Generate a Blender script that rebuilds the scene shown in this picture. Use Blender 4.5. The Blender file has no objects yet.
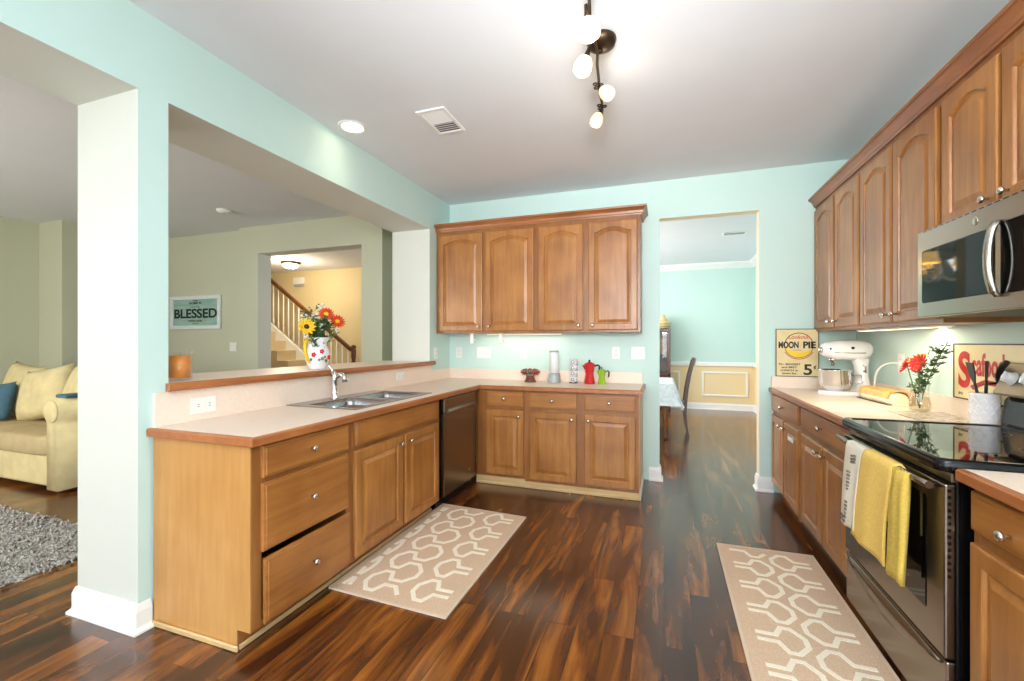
import bpy, bmesh, math, random
from mathutils import Vector, Matrix
random.seed(4)
SC = bpy.context.scene
COL = SC.collection
PI = math.pi

# ------------------------------------------------------------------ camera, light, exposure
cam_d = bpy.data.cameras.new('camera')
cam_d.sensor_width = 36.0
cam_d.lens = 435.4 / 1024 * 36.0
cam_d.shift_y = (341.8 - 340.5) / 1024
cam_d.clip_start = 0.02
cam = bpy.data.objects.new('camera', cam_d)
cam.location = (0, 0, 1.312)
cam.rotation_euler = (PI / 2, 0, 0.3356)
COL.objects.link(cam)
SC.camera = cam

SC.view_settings.view_transform = 'Standard'
SC.view_settings.look = 'None'
SC.view_settings.exposure = 0.35
SC.view_settings.gamma = 1.0
SC.view_settings.use_curve_mapping = False
SC.cycles.use_denoising = True
SC.cycles.max_bounces = 10
SC.cycles.diffuse_bounces = 6
SC.cycles.sample_clamp_indirect = 6.0

world = bpy.data.worlds.new('daylight')
SC.world = world
world.use_nodes = True
wb = world.node_tree.nodes['Background']
wb.inputs[0].default_value = (0.80, 0.90, 1.0, 1)
wb.inputs[1].default_value = 3.0


def area(name, loc, target, sx, sy, power, col=(1, 1, 1), spread=180):
    d = bpy.data.lights.new(name, 'AREA')
    d.shape = 'RECTANGLE'
    d.size, d.size_y = sx, sy
    d.energy = power
    d.color = col
    d.spread = math.radians(spread)
    o = bpy.data.objects.new(name, d)
    o.location = loc
    o.rotation_euler = (Vector(target) - Vector(loc)).to_track_quat('-Z', 'Y').to_euler()
    COL.objects.link(o)
    return o


def point(name, loc, power, col=(1, .8, .55), r=.03):
    d = bpy.data.lights.new(name, 'POINT')
    d.energy, d.color, d.shadow_soft_size = power, col, r
    o = bpy.data.objects.new(name, d)
    o.location = loc
    COL.objects.link(o)
    return o


# daylight through the windows, plus added fill lights with no real source
area('rear_window_daylight', (-0.4, -3.15, 1.55), (-0.4, 4, 1.6), 3.0, 1.9, 52, (.92, .965, 1.0))
area('side_window_daylight', (1.42, -1.55, 1.6), (-2, 1.2, 1.2), 2.2, 1.7, 24, (.92, .965, 1.0))
area('added_ceiling_fill', (0.1, -1.5, 1.60), (0.1, -1.1, 2.83), 1.0, 1.0, 185, (.93, .97, 1.0), 118)  # unseen fill aimed up, added to brighten the kitchen ceiling
area('added_forward_fill', (0.1, -0.5, 1.85), (-0.2, 3.4, 2.75), .9, .5, 17, (.98, .99, 1.0), 75)  # unseen fill added to lift the far ceiling and back wall
area('dining_window_daylight', (-2.4, 7.0, 1.7), (.9, 6.8, 0.0), 2.8, 1.9, 130, (.97, .98, 1.0))
area('added_living_fill', (-5.2, -0.9, 1.6), (-5.2, 4, 1.3), 2.4, 1.6, 80, (1.0, .97, .92))  # unseen fill added for the living room; the front wall has no window

area('added_hall_fill', (-3.2, 5.75, 1.7), (-6, 5.0, 1.2), 1.0, 1.4, 16, (.94, .97, 1.0))  # unseen fill added to brighten the stair jamb and balusters

# ------------------------------------------------------------------ mesh helpers


def srgb(c):
    r = []
    for v in c[:3]:
        v /= 255.0
        r.append(v / 12.92 if v <= .04045 else ((v + .055) / 1.055) ** 2.4)
    return (*r, 1.0)


def bx(bm, x0, x1, y0, y1, z0, z1, bev=0.0, seg=1, mi=0):
    x0, x1 = min(x0, x1), max(x0, x1)
    y0, y1 = min(y0, y1), max(y0, y1)
    z0, z1 = min(z0, z1), max(z0, z1)
    m = Matrix.Translation(((x0 + x1) / 2, (y0 + y1) / 2, (z0 + z1) / 2)) @ Matrix.Diagonal((x1 - x0, y1 - y0, z1 - z0, 1))
    n0 = set(bm.faces)
    r = bmesh.ops.create_cube(bm, size=1.0, matrix=m)
    if bev > 0:
        es = set()
        for v in r['verts']:
            es.update(v.link_edges)
        bmesh.ops.bevel(bm, geom=list(es), offset=bev, segments=seg, profile=.5, affect='EDGES', clamp_overlap=True)
    for f in bm.faces:
        if f not in n0:
            f.material_index = mi
    return bm


def ring(bm, pts):
    return [bm.verts.new(p) for p in pts]


def bridge(bm, a, b, mi=0, smooth=False):
    n = len(a)
    for i in range(n):
        j = (i + 1) % n
        try:
            f = bm.faces.new((a[i], a[j], b[j], b[i]))
            f.material_index = mi
            f.smooth = smooth
        except ValueError:
            pass


def cap(bm, a, mi=0):
    try:
        f = bm.faces.new(a)
        f.material_index = mi
    except ValueError:
        pass


def loops(bm, ls, mi=0, c0=True, c1=True, smooth=False):
    rs = [ring(bm, l) for l in ls]
    for a, b in zip(rs, rs[1:]):
        bridge(bm, a, b, mi, smooth)
    if c0:
        cap(bm, rs[0][::-1], mi)
    if c1:
        cap(bm, rs[-1], mi)
    return rs


def lathe(bm, prof, c=(0, 0, 0), seg=20, axis='Z', mi=0, smooth=True, sx=1.0, sy=1.0):
    c = Vector(c)
    rs = []
    for r, z in prof:
        r = max(r, 1e-5)
        ps = []
        for i in range(seg):
            a = 2 * PI * i / seg
            p = (r * math.cos(a) * sx, r * math.sin(a) * sy, z)
            if axis == 'Y':
                p = (p[0], p[2], -p[1])
            elif axis == '-Y':
                p = (p[0], -p[2], p[1])
            elif axis == 'X':
                p = (p[2], p[0], p[1])
            elif axis == '-X':
                p = (-p[2], p[0], -p[1])
            ps.append(c + Vector(p))
        rs.append(ps)
    loops(bm, rs, mi, True, True, smooth)
    return bm


def tube(bm, pts, r, seg=8, mi=0, smooth=True, closed=False):
    P = [Vector(p) for p in pts]
    n = len(P)
    rr = r if isinstance(r, (list, tuple)) else [r] * n
    up = None
    ls = []
    for i in range(n):
        t = (P[min(i + 1, n - 1)] - P[max(i - 1, 0)])
        t.normalize()
        if up is None:
            up = Vector((0, 0, 1)) if abs(t.z) < .9 else Vector((1, 0, 0))
        s = t.cross(up)
        if s.length < 1e-6:
            s = t.orthogonal()
        s.normalize()
        up = s.cross(t).normalized()
        ls.append([P[i] + s * rr[i] * math.cos(2 * PI * k / seg) + up * rr[i] * math.sin(2 * PI * k / seg) for k in range(seg)])
    loops(bm, ls, mi, True, True, smooth)
    return bm


def bez(p0, p1, p2, n=8):
    p0, p1, p2 = Vector(p0), Vector(p1), Vector(p2)
    return [p0 * (1 - t) ** 2 + p1 * 2 * t * (1 - t) + p2 * t * t for t in [i / n for i in range(n + 1)]]


def prism(bm, poly, axis, a, b, mi=0, smooth=False):
    """poly of 2D points extruded along axis from a to b. X: (y,z)  Y: (x,z)  Z: (x,y)"""
    def P(p, t):
        return {'X': (t, p[0], p[1]), 'Y': (p[0], t, p[1]), 'Z': (p[0], p[1], t)}[axis]
    loops(bm, [[P(p, a) for p in poly], [P(p, b) for p in poly]], mi, True, True, smooth)
    return bm


def cells(bm, xs, ys, inside, z0, z1, mi=0, side_mi=None):
    """slab made of the grid cells for which inside(cx, cy)"""
    nx, ny = len(xs), len(ys)
    V = {}

    def v(i, j, k):
        if (i, j, k) not in V:
            V[(i, j, k)] = bm.verts.new((xs[i], ys[j], (z0, z1)[k]))
        return V[(i, j, k)]

    def ok(i, j):
        return 0 <= i < nx - 1 and 0 <= j < ny - 1 and inside((xs[i] + xs[i + 1]) / 2, (ys[j] + ys[j + 1]) / 2)
    for i in range(nx - 1):
        for j in range(ny - 1):
            if not ok(i, j):
                continue
            for k, q in ((1, 0), (0, 1)):
                f = bm.faces.new([v(i, j, k), v(i + 1, j, k), v(i + 1, j + 1, k), v(i, j + 1, k)][::1 if k else -1])
                f.material_index = mi
            for (di, dj, a, b) in ((-1, 0, (i, j + 1), (i, j)), (1, 0, (i + 1, j), (i + 1, j + 1)), (0, -1, (i, j), (i + 1, j)), (0, 1, (i + 1, j + 1), (i, j + 1))):
                if not ok(i + di, j + dj):
                    f = bm.faces.new((v(*a, 0), v(*b, 0), v(*b, 1), v(*a, 1)))
                    f.material_index = mi if side_mi is None else side_mi
    return bm


def rrect(cx, cy, w, h, r, n=5):
    pts = []
    for (sx, sy, a0) in ((1, 1, 0), (-1, 1, PI / 2), (-1, -1, PI), (1, -1, 1.5 * PI)):
        for k in range(n + 1):
            a = a0 + PI / 2 * k / n
            pts.append((cx + sx * (w / 2 - r) + r * math.cos(a), cy + sy * (h / 2 - r) + r * math.sin(a)))
    return pts


def blob(bm, c, rx, ry, rz, e=.5, nu=20, nv=12, mi=0, rot=None):
    """superellipsoid: e=1 ellipsoid, small e = rounded box"""
    c = Vector(c)

    def pw(v, e):
        return math.copysign(abs(v) ** e, v)
    rs = []
    for j in range(nv + 1):
        la = -PI / 2 + PI * j / nv
        ps = []
        for i in range(nu):
            lo = 2 * PI * i / nu
            p = Vector((rx * pw(math.cos(la), e) * pw(math.cos(lo), e), ry * pw(math.cos(la), e) * pw(math.sin(lo), e), rz * pw(math.sin(la), e)))
            if rot is not None:
                p = rot @ p
            ps.append(c + p)
        rs.append(ps)
    loops(bm, rs, mi, True, True, True)
    return bm


def pillow(bm, w, h, t, mi=0, n=12, pinch=.12):
    """cushion in the XZ plane centred at the origin, thickness along Y"""
    rows = {}
    for s in (-1, 1):
        for i in range(n + 1):
            for j in range(n + 1):
                u, v = -1 + 2 * i / n, -1 + 2 * j / n
                edge = (i in (0, n)) or (j in (0, n))
                if edge and s == 1 and (-1, i, j) in rows:
                    rows[(1, i, j)] = rows[(-1, i, j)]
                    continue
                th = ((1 - u ** 4) * (1 - v ** 4)) ** .5 if not edge else 0
                k = 1 - pinch * ((1 - u * u) if abs(v) > abs(u) else (1 - v * v)) * max(abs(u), abs(v)) ** 3
                x = w / 2 * u * (1 - pinch * (1 - v * v) * abs(u) ** 3 * .6)
                z = h / 2 * v * (1 - pinch * (1 - u * u) * abs(v) ** 3 * .6)
                y = s * t / 2 * th * (1 + .05 * math.sin(5 * u + 3 * v))
                rows[(s, i, j)] = bm.verts.new((x, y, z))
    for s in (-1, 1):
        for i in range(n):
            for j in range(n):
                q = [rows[(s, i, j)], rows[(s, i + 1, j)], rows[(s, i + 1, j + 1)], rows[(s, i, j + 1)]]
                try:
                    f = bm.faces.new(q if s == -1 else q[::-1])
                    f.smooth = True
                    f.material_index = mi
                except ValueError:
                    pass
    return bm


def BM():
    return bmesh.new()


def obj(name, bm, mat, parent=None, loc=(0, 0, 0), rot=(0, 0, 0), label=None, norm=True):
    if norm:
        bmesh.ops.recalc_face_normals(bm, faces=bm.faces[:])
    me = bpy.data.meshes.new(name)
    bm.to_mesh(me)
    bm.free()
    for m in (mat if isinstance(mat, (list, tuple)) else [mat]):
        me.materials.append(m)
    o = bpy.data.objects.new(name, me)
    COL.objects.link(o)
    o.location = loc
    o.rotation_euler = rot
    if parent is not None:
        o.parent = parent
    if label:
        o['label'] = label
    return o


def thing(name, label, cat, loc=(0, 0, 0), rot=(0, 0, 0), group=None):
    o = bpy.data.objects.new(name, None)
    o.empty_display_size = .1
    COL.objects.link(o)
    o.location = loc
    o.rotation_euler = rot if isinstance(rot, (list, tuple)) else (0, 0, rot)
    o['label'], o['category'] = label, cat
    if group:
        o['group'] = group
    return o


def tag(o, label, cat, group=None):
    o['label'], o['category'] = label, cat
    if group:
        o['group'] = group
    return o


def struct(name, bm, mat, **k):
    o = obj(name, bm, mat, **k)
    o['kind'] = 'structure'
    return o


def copytree(o, parent=None):
    c = o.copy()
    COL.objects.link(c)
    if parent is not None:
        c.parent = parent
    for ch in o.children:
        copytree(ch, c)
    return c


def textmesh(bm, s, cx, cz, w, h, y=0.0, mi=0, bold=0.0, face='-Y', depth=.0006, shear=0.0, slab=False):
    """lettering as filled shapes with a hair of thickness; centred at (cx, cz) in the XZ plane"""
    cu = bpy.data.curves.new('lettering', 'FONT')
    cu.body = s
    cu.align_x = 'CENTER'
    cu.offset = bold
    cu.shear = shear
    cu.extrude = .5
    o = bpy.data.objects.new('lettering', cu)
    COL.objects.link(o)
    dg = bpy.context.evaluated_depsgraph_get()
    me = bpy.data.meshes.new_from_object(o.evaluated_get(dg))
    bpy.data.objects.remove(o)
    bpy.data.curves.remove(cu)
    xs = [v.co.x for v in me.vertices]
    ys = [v.co.y for v in me.vertices]
    x0, x1, y0, y1 = min(xs), max(xs), min(ys), max(ys)
    kx, ky = w / (x1 - x0), h / (y1 - y0)
    n = len(bm.verts)
    vs = []
    for v in me.vertices:
        x = cx + (v.co.x - (x0 + x1) / 2) * kx
        z = cz + (v.co.y - (y0 + y1) / 2) * ky
        vs.append(bm.verts.new((x, y - (v.co.z + .5) * depth, z)))
    for p in me.polygons:
        try:
            f = bm.faces.new([vs[i] for i in p.vertices])
            f.material_index = mi
        except ValueError:
            pass
    bpy.data.meshes.remove(me)
    return bm


# ------------------------------------------------------------------ materials
def nt(name):
    m = bpy.data.materials.new(name)
    m.use_nodes = True
    t = m.node_tree
    return m, t, t.nodes, t.links, t.nodes['Principled BSDF']


def pm(name, col, rough=.5, metal=0.0, var=.04, scale=6.0, bump=0.0, bscale=80.0, stretch=(1, 1, 1), spec=.5, coat=0.0):
    """plain painted / plastic / fabric material with a slight procedural variation"""
    m, t, N, L, b = nt(name)
    tc = N.new('ShaderNodeTexCoord')
    mp = N.new('ShaderNodeMapping')
    mp.inputs['Scale'].default_value = stretch
    L.new(tc.outputs['Object'], mp.inputs[0])
    n = N.new('ShaderNodeTexNoise')
    n.inputs['Scale'].default_value = scale
    n.inputs['Detail'].default_value = 3
    L.new(mp.outputs[0], n.inputs['Vector'])
    r = N.new('ShaderNodeValToRGB')
    c = srgb(col)
    r.color_ramp.elements[0].color = (*[x * (1 - var) for x in c[:3]], 1)
    r.color_ramp.elements[1].color = (*[min(1, x * (1 + var)) for x in c[:3]], 1)
    r.color_ramp.elements[0].position, r.color_ramp.elements[1].position = .3, .7
    L.new(n.outputs['Fac'], r.inputs[0])
    L.new(r.outputs[0], b.inputs['Base Color'])
    b.inputs['Roughness'].default_value = rough
    b.inputs['Metallic'].default_value = metal
    b.inputs['Specular IOR Level'].default_value = spec
    b.inputs['Coat Weight'].default_value = coat
    if bump:
        n2 = N.new('ShaderNodeTexNoise')
        n2.inputs['Scale'].default_value = bscale
        L.new(mp.outputs[0], n2.inputs['Vector'])
        bp = N.new('ShaderNodeBump')
        bp.inputs['Strength'].default_value = bump
        bp.inputs['Distance'].default_value = .004
        L.new(n2.outputs['Fac'], bp.inputs['Height'])
        L.new(bp.outputs[0], b.inputs['Normal'])
    return m


def wood(name, dark, mid, light, axis='Z', rough=.34, scale=1.0, coat=.15):
    m, t, N, L, b = nt(name)
    tc = N.new('ShaderNodeTexCoord')
    oi = N.new('ShaderNodeObjectInfo')
    ad = N.new('ShaderNodeVectorMath')
    ad.operation = 'MULTIPLY_ADD'
    cb = N.new('ShaderNodeCombineXYZ')
    for i in range(3):
        L.new(oi.outputs['Random'], cb.inputs[i])
    L.new(cb.outputs[0], ad.inputs[0])
    ad.inputs[1].default_value = (7, 5, 9)
    L.new(tc.outputs['Object'], ad.inputs[2])
    mp = N.new('ShaderNodeMapping')
    s = {'X': (1.2, 16, 16), 'Y': (16, 1.2, 16), 'Z': (16, 16, 1.2)}[axis]
    mp.inputs['Scale'].default_value = [q * scale for q in s]
    L.new(ad.outputs[0], mp.inputs[0])
    n = N.new('ShaderNodeTexNoise')
    n.inputs['Scale'].default_value = 1.6
    n.inputs['Detail'].default_value = 6
    n.inputs['Roughness'].default_value = .62
    n.inputs['Distortion'].default_value = .5
    L.new(mp.outputs[0], n.inputs['Vector'])
    # slow blotches as on stained maple
    n2 = N.new('ShaderNodeTexNoise')
    n2.inputs['Scale'].default_value = 3.5
    n2.inputs['Detail'].default_value = 2
    L.new(ad.outputs[0], n2.inputs['Vector'])
    mx = N.new('ShaderNodeMath')
    mx.operation = 'MULTIPLY_ADD'
    mx.inputs[1].default_value = .45
    L.new(n2.outputs['Fac'], mx.inputs[0])
    m2 = N.new('ShaderNodeMath')
    m2.operation = 'MULTIPLY'
    m2.inputs[1].default_value = .55
    L.new(n.outputs['Fac'], m2.inputs[0])
    L.new(m2.outputs[0], mx.inputs[2])
    r = N.new('ShaderNodeValToRGB')
    e = r.color_ramp.elements
    e[0].position, e[0].color = .30, srgb(dark)
    e[1].position, e[1].color = .70, srgb(light)
    k = e.new(.5)
    k.color = srgb(mid)
    L.new(mx.outputs[0], r.inputs[0])
    L.new(r.outputs[0], b.inputs['Base Color'])
    b.inputs['Roughness'].default_value = rough
    b.inputs['Coat Weight'].default_value = coat
    b.inputs['Coat Roughness'].default_value = .25
    return m


def glow(name, col, strength, base=(.9, .88, .8, 1)):
    m, t, N, L, b = nt(name)
    b.inputs['Base Color'].default_value = base
    b.inputs['Emission Color'].default_value = srgb(col)
    b.inputs['Emission Strength'].default_value = strength
    return m


def glassmat(name, tint=(1, 1, 1, 1), rough=.0, ior=1.45):
    """thin clear glass: see-through with Fresnel reflection"""
    m, t, N, L, b = nt(name)
    tr = N.new('ShaderNodeBsdfTransparent')
    tr.inputs[0].default_value = tint
    gl = N.new('ShaderNodeBsdfGlossy')
    gl.inputs['Roughness'].default_value = .02
    lw = N.new('ShaderNodeLayerWeight')
    lw.inputs['Blend'].default_value = .5
    pw = N.new('ShaderNodeMath')
    pw.operation = 'POWER'
    pw.inputs[1].default_value = 3.0
    L.new(lw.outputs['Facing'], pw.inputs[0])
    fr = N.new('ShaderNodeMath')
    fr.operation = 'MULTIPLY_ADD'
    fr.inputs[1].default_value = .5
    fr.inputs[2].default_value = .04
    L.new(pw.outputs[0], fr.inputs[0])
    mx = N.new('ShaderNodeMixShader')
    L.new(fr.outputs[0], mx.inputs[0])
    L.new(tr.outputs[0], mx.inputs[1])
    L.new(gl.outputs[0], mx.inputs[2])
    L.new(mx.outputs[0], N['Material Output'].inputs[0])
    return m


def brushed(name, col, rough=.3, axis=1, strength=.02):
    m = pm(name, col, rough, metal=1.0, var=strength, scale=3.0)
    m.node_tree.nodes['Principled BSDF'].inputs['Anisotropic'].default_value = .35
    return m


def floor_mat():
    m, t, N, L, b = nt('dark_plank_floor')
    tc = N.new('ShaderNodeTexCoord')
    sp = N.new('ShaderNodeSeparateXYZ')
    L.new(tc.outputs['Object'], sp.inputs[0])
    sw = N.new('ShaderNodeCombineXYZ')
    L.new(sp.outputs['Y'], sw.inputs['X'])
    L.new(sp.outputs['X'], sw.inputs['Y'])
    br = N.new('ShaderNodeTexBrick')
    br.inputs['Color1'].default_value = (0, 0, 0, 1)
    br.inputs['Color2'].default_value = (1, 1, 1, 1)
    br.inputs['Mortar'].default_value = (.5, .5, .5, 1)
    br.inputs['Scale'].default_value = 1.0
    br.inputs['Brick Width'].default_value = 1.22
    br.inputs['Row Height'].default_value = .127
    br.inputs['Mortar Size'].default_value = .0016
    br.inputs['Mortar Smooth'].default_value = .2
    br.offset = .37
    L.new(sw.outputs[0], br.inputs['Vector'])
    # each plank gets its own slice of the noise
    sh = N.new('ShaderNodeVectorMath')
    sh.operation = 'MULTIPLY_ADD'
    L.new(br.outputs['Color'], sh.inputs[0])
    sh.inputs[1].default_value = (9, 5, 31)
    L.new(tc.outputs['Object'], sh.inputs[2])
    mp = N.new('ShaderNodeMapping')
    mp.inputs['Scale'].default_value = (10, 1.15, 1)
    L.new(sh.outputs[0], mp.inputs[0])
    n = N.new('ShaderNodeTexNoise')
    n.inputs['Scale'].default_value = 1.0
    n.inputs['Detail'].default_value = 5
    n.inputs['Roughness'].default_value = .58
    n.inputs['Distortion'].default_value = .9
    L.new(mp.outputs[0], n.inputs['Vector'])
    m1 = N.new('ShaderNodeMath')
    m1.operation = 'MULTIPLY'
    m1.inputs[1].default_value = .11
    L.new(br.outputs['Color'], m1.inputs[0])
    m2 = N.new('ShaderNodeMath')
    m2.operation = 'MULTIPLY_ADD'
    m2.inputs[1].default_value = .92
    L.new(n.outputs['Fac'], m2.inputs[0])
    L.new(m1.outputs[0], m2.inputs[2])
    r = N.new('ShaderNodeValToRGB')
    e = r.color_ramp.elements
    e[0].position, e[0].color = .30, srgb((36, 18, 9))
    e[1].position, e[1].color = .76, srgb((166, 104, 36))
    for p, c in ((.43, (64, 32, 14)), (.53, (96, 52, 20)), (.63, (130, 76, 28))):
        k = e.new(p)
        k.color = srgb(c)
    L.new(m2.outputs[0], r.inputs[0])
    mx = N.new('ShaderNodeMix')
    mx.data_type = 'RGBA'
    L.new(br.outputs['Fac'], mx.inputs['Factor'])
    L.new(r.outputs[0], mx.inputs['A'])
    mx.inputs['B'].default_value = srgb((26, 14, 8))
    L.new(mx.outputs['Result'], b.inputs['Base Color'])
    b.inputs['Roughness'].default_value = .24
    b.inputs['Specular IOR Level'].default_value = .5
    b.inputs['Coat Weight'].default_value = .35
    b.inputs['Coat Roughness'].default_value = .15
    b.inputs['Coat IOR'].default_value = 1.55
    bp = N.new('ShaderNodeBump')
    bp.inputs['Strength'].default_value = .18
    bp.inputs['Distance'].default_value = .003
    L.new(n.outputs['Fac'], bp.inputs['Height'])
    L.new(bp.outputs[0], b.inputs['Normal'])
    return m


def speckle(name, c1, c2, scale, rough=.9, bump=.6):
    m, t, N, L, b = nt(name)
    tc = N.new('ShaderNodeTexCoord')
    v = N.new('ShaderNodeTexNoise')
    v.inputs['Scale'].default_value = scale
    v.inputs['Detail'].default_value = 4
    v.inputs['Roughness'].default_value = .8
    L.new(tc.outputs['Object'], v.inputs['Vector'])
    r = N.new('ShaderNodeValToRGB')
    r.color_ramp.elements[0].position, r.color_ramp.elements[0].color = .40, srgb(c1)
    r.color_ramp.elements[1].position, r.color_ramp.elements[1].color = .62, srgb(c2)
    L.new(v.outputs['Fac'], r.inputs[0])
    L.new(r.outputs[0], b.inputs['Base Color'])
    b.inputs['Roughness'].default_value = rough
    bp = N.new('ShaderNodeBump')
    bp.inputs['Strength'].default_value = bump
    bp.inputs['Distance'].default_value = .006
    L.new(v.outputs['Fac'], bp.inputs['Height'])
    L.new(bp.outputs[0], b.inputs['Normal'])
    return m


M = {}
M['turq'] = pm('turquoise_paint', (200, 225, 218), .6, var=.015, scale=2, bump=.05, bscale=140)
M['offwhite'] = pm('off_white_paint', (212, 214, 205), .6, var=.015, scale=2, bump=.05, bscale=140)
M['olive'] = pm('olive_paint', (196, 198, 174), .65, var=.015, scale=2)
M['yellow_wall'] = pm('warm_yellow_paint', (226, 206, 162), .65, var=.015, scale=2)
M['ceil'] = pm('ceiling_paint', (228, 231, 236), .75, var=.01, scale=3, bump=.06, bscale=200)
M['white'] = pm('white_trim_paint', (240, 240, 238), .4, var=.01)
M['tan'] = pm('tan_wainscot_paint', (238, 214, 170), .6, var=.02, scale=2)
M['floor'] = floor_mat()
M['jamb'] = pm('cream_jamb_paint', (238, 226, 196), .55, var=.015, scale=2)
M['cab'] = wood('maple_cabinet', (126, 75, 32), (157, 101, 46), (180, 123, 61), 'Z')
M['cabf'] = wood('maple_face_frame', (112, 66, 28), (138, 86, 40), (156, 102, 52), 'Z')
M['cabh'] = wood('maple_cabinet_cross_grain', (126, 73, 30), (155, 98, 44), (177, 118, 57), 'X')
M['panel'] = wood('end_panel_veneer', (170, 118, 60), (184, 132, 70), (196, 146, 84), 'Z', rough=.4, scale=1.4)
M['crown'] = wood('crown_wood', (120, 68, 32), (148, 88, 44), (166, 104, 56), 'X')
M['crowny'] = wood('crown_wood_lengthwise', (120, 68, 32), (148, 88, 44), (166, 104, 56), 'Y')
M['edge'] = wood('counter_edge_wood', (138, 78, 38), (160, 94, 48), (178, 112, 62), 'X', rough=.4)
M['edgey'] = wood('counter_edge_wood_lengthwise', (138, 78, 38), (160, 94, 48), (178, 112, 62), 'Y', rough=.4)
M['toe'] = wood('pale_toe_board', (184, 152, 104), (200, 168, 118), (212, 182, 134), 'X', rough=.5)
M['inside'] = pm('cabinet_interior', (60, 40, 26), .8)
M['lam'] = pm('counter_laminate', (240, 220, 202), .38, var=.03, scale=60)
M['nickel'] = pm('brushed_nickel', (205, 200, 192), .25, metal=1, var=.02)
M['chrome'] = pm('chrome', (230, 230, 232), .08, metal=1, var=.0)
M['steel'] = brushed('stainless_steel', (140, 130, 118), .27, 0, .04)
M['knobgrey'] = pm('pale_grey_knob', (206, 210, 216), .3)
M['panelsteel'] = pm('satin_steel_panel', (128, 116, 102), .5, metal=1.0, var=.02)
M['msteel'] = brushed('bright_stainless', (178, 172, 162), .25, 0, .02)
M['steelx'] = brushed('stainless_steel_sink', (158, 160, 162), .22, 1, .04)
M['dwsteel'] = brushed('dark_stainless', (134, 118, 102), .26, 2, .04)
M['blackgloss'] = pm('black_glass', (8, 8, 9), .04, var=.0, spec=.3)
M['black'] = pm('black_enamel', (12, 12, 13), .16, var=.02, spec=.3)
M['darkplastic'] = pm('black_plastic', (22, 22, 24), .45)
M['whiteplastic'] = pm('white_plastic', (238, 238, 232), .35, var=.01)
M['whitegloss'] = pm('white_enamel', (244, 240, 236), .18, var=.01, coat=.3)
M['rug'] = speckle('rug_weave', (196, 164, 134), (226, 198, 168), 260, .95, .4)
M['rugl'] = pm('rug_pale_pile', (244, 234, 214), .95, var=.06, scale=120, bump=.4, bscale=300)
M['rugedge'] = pm('rug_binding', (214, 192, 168), .95)
M['shag'] = speckle('shag_pile', (112, 106, 98), (226, 222, 214), 70, 1, 1)
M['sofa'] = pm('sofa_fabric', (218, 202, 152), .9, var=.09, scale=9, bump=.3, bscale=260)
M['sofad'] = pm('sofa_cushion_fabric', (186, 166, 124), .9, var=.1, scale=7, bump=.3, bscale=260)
M['bluefab'] = pm('slate_blue_fabric', (70, 106, 124), .9, var=.06, scale=20)
M['carpet'] = pm('stair_carpet', (206, 186, 150), .95, var=.08, scale=90, bump=.4)
M['rail'] = wood('rail_wood', (66, 34, 16), (92, 50, 22), (116, 66, 32), 'X', rough=.3)
M['bronze'] = pm('aged_bronze', (70, 54, 38), .4, metal=.85, var=.12, scale=30)
M['shade'] = glow('lit_frosted_glass', (255, 234, 196), 1.7)
M['shade2'] = glow('lit_frosted_glass_dim', (255, 214, 150), .62, (.62, .50, .34, 1))
M['dome'] = glow('lit_dome_glass', (255, 228, 180), 4.0)
M['canlight'] = glow('lit_recessed_lens', (255, 236, 205), 10.0)
M['lampshade'] = glow('lit_fabric_shade', (255, 196, 96), 2.6)
M['strip'] = glow('under_cabinet_lens', (255, 236, 190), 1.6)
M['glass'] = glassmat('clear_glass')
M['water'] = glassmat('vase_water', (.93, .94, .84, 1), 0, 1.2)
M['wax'] = pm('orange_candle_wax', (222, 140, 44), .5, var=.05)
M['red'] = pm('red_enamel', (190, 22, 28), .2, var=.03, coat=.4)
M['green'] = pm('lime_green_enamel', (140, 180, 20), .2, var=.03, coat=.4)
M['petal_red'] = pm('red_petals', (206, 40, 26), .6, var=.15, scale=60)
M['petal_or'] = pm('orange_red_petals', (222, 70, 26), .6, var=.15, scale=60)
M['petal_y'] = pm('yellow_petals', (246, 200, 30), .6, var=.08, scale=60)
M['petal_w'] = pm('white_blossom', (240, 238, 220), .6, var=.05, scale=60)
M['centre'] = pm('dark_flower_centre', (64, 30, 20), .8, var=.2, scale=200)
M['leaf'] = pm('dark_green_leaf', (58, 84, 40), .5, var=.25, scale=40)
M['leaf2'] = pm('pale_green_leaf', (112, 134, 70), .5, var=.25, scale=40)
M['stem'] = pm('green_stem', (90, 116, 56), .5, var=.1)
M['cream'] = pm('cream_sign_enamel', (224, 203, 152), .4, var=.07, scale=10)
M['ink'] = pm('black_print', (20, 18, 18), .5, var=.0)
M['inkred'] = pm('red_print', (200, 44, 24), .45, var=.03)
M['inkyel'] = pm('yellow_print', (240, 200, 24), .45, var=.03)
M['signred'] = pm('red_sign_print', (206, 36, 28), .45, var=.04)
M['signcream'] = pm('cream_sign_print', (240, 222, 172), .45, var=.04)
M['aqua_board'] = wood('aqua_washed_boards', (120, 160, 150), (150, 186, 172), (168, 200, 186), 'X', rough=.7, coat=0)
M['frame_white'] = pm('distressed_white_frame', (220, 228, 226), .6, var=.06, scale=30)
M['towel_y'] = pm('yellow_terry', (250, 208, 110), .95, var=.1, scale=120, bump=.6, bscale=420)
M['towel_shade'] = pm('shaded_yellow_terry', (220, 186, 84), .95, var=.1, scale=120, bump=.6, bscale=420)  # darker copy of the yellow terry, fold shade put into the colour
M['towel_w'] = pm('white_linen', (236, 228, 210), .9, var=.03, scale=60, bump=.3, bscale=300)
M['ceramic'] = pm('white_ceramic', (240, 238, 240), .2, var=.01, coat=.3)
M['tablecloth'] = pm('white_grey_cloth', (226, 230, 236), .85, var=.14, scale=26)
M['darkwood'] = wood('dark_dining_wood', (48, 24, 14), (74, 38, 22), (98, 54, 32), 'Z', rough=.3)
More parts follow.
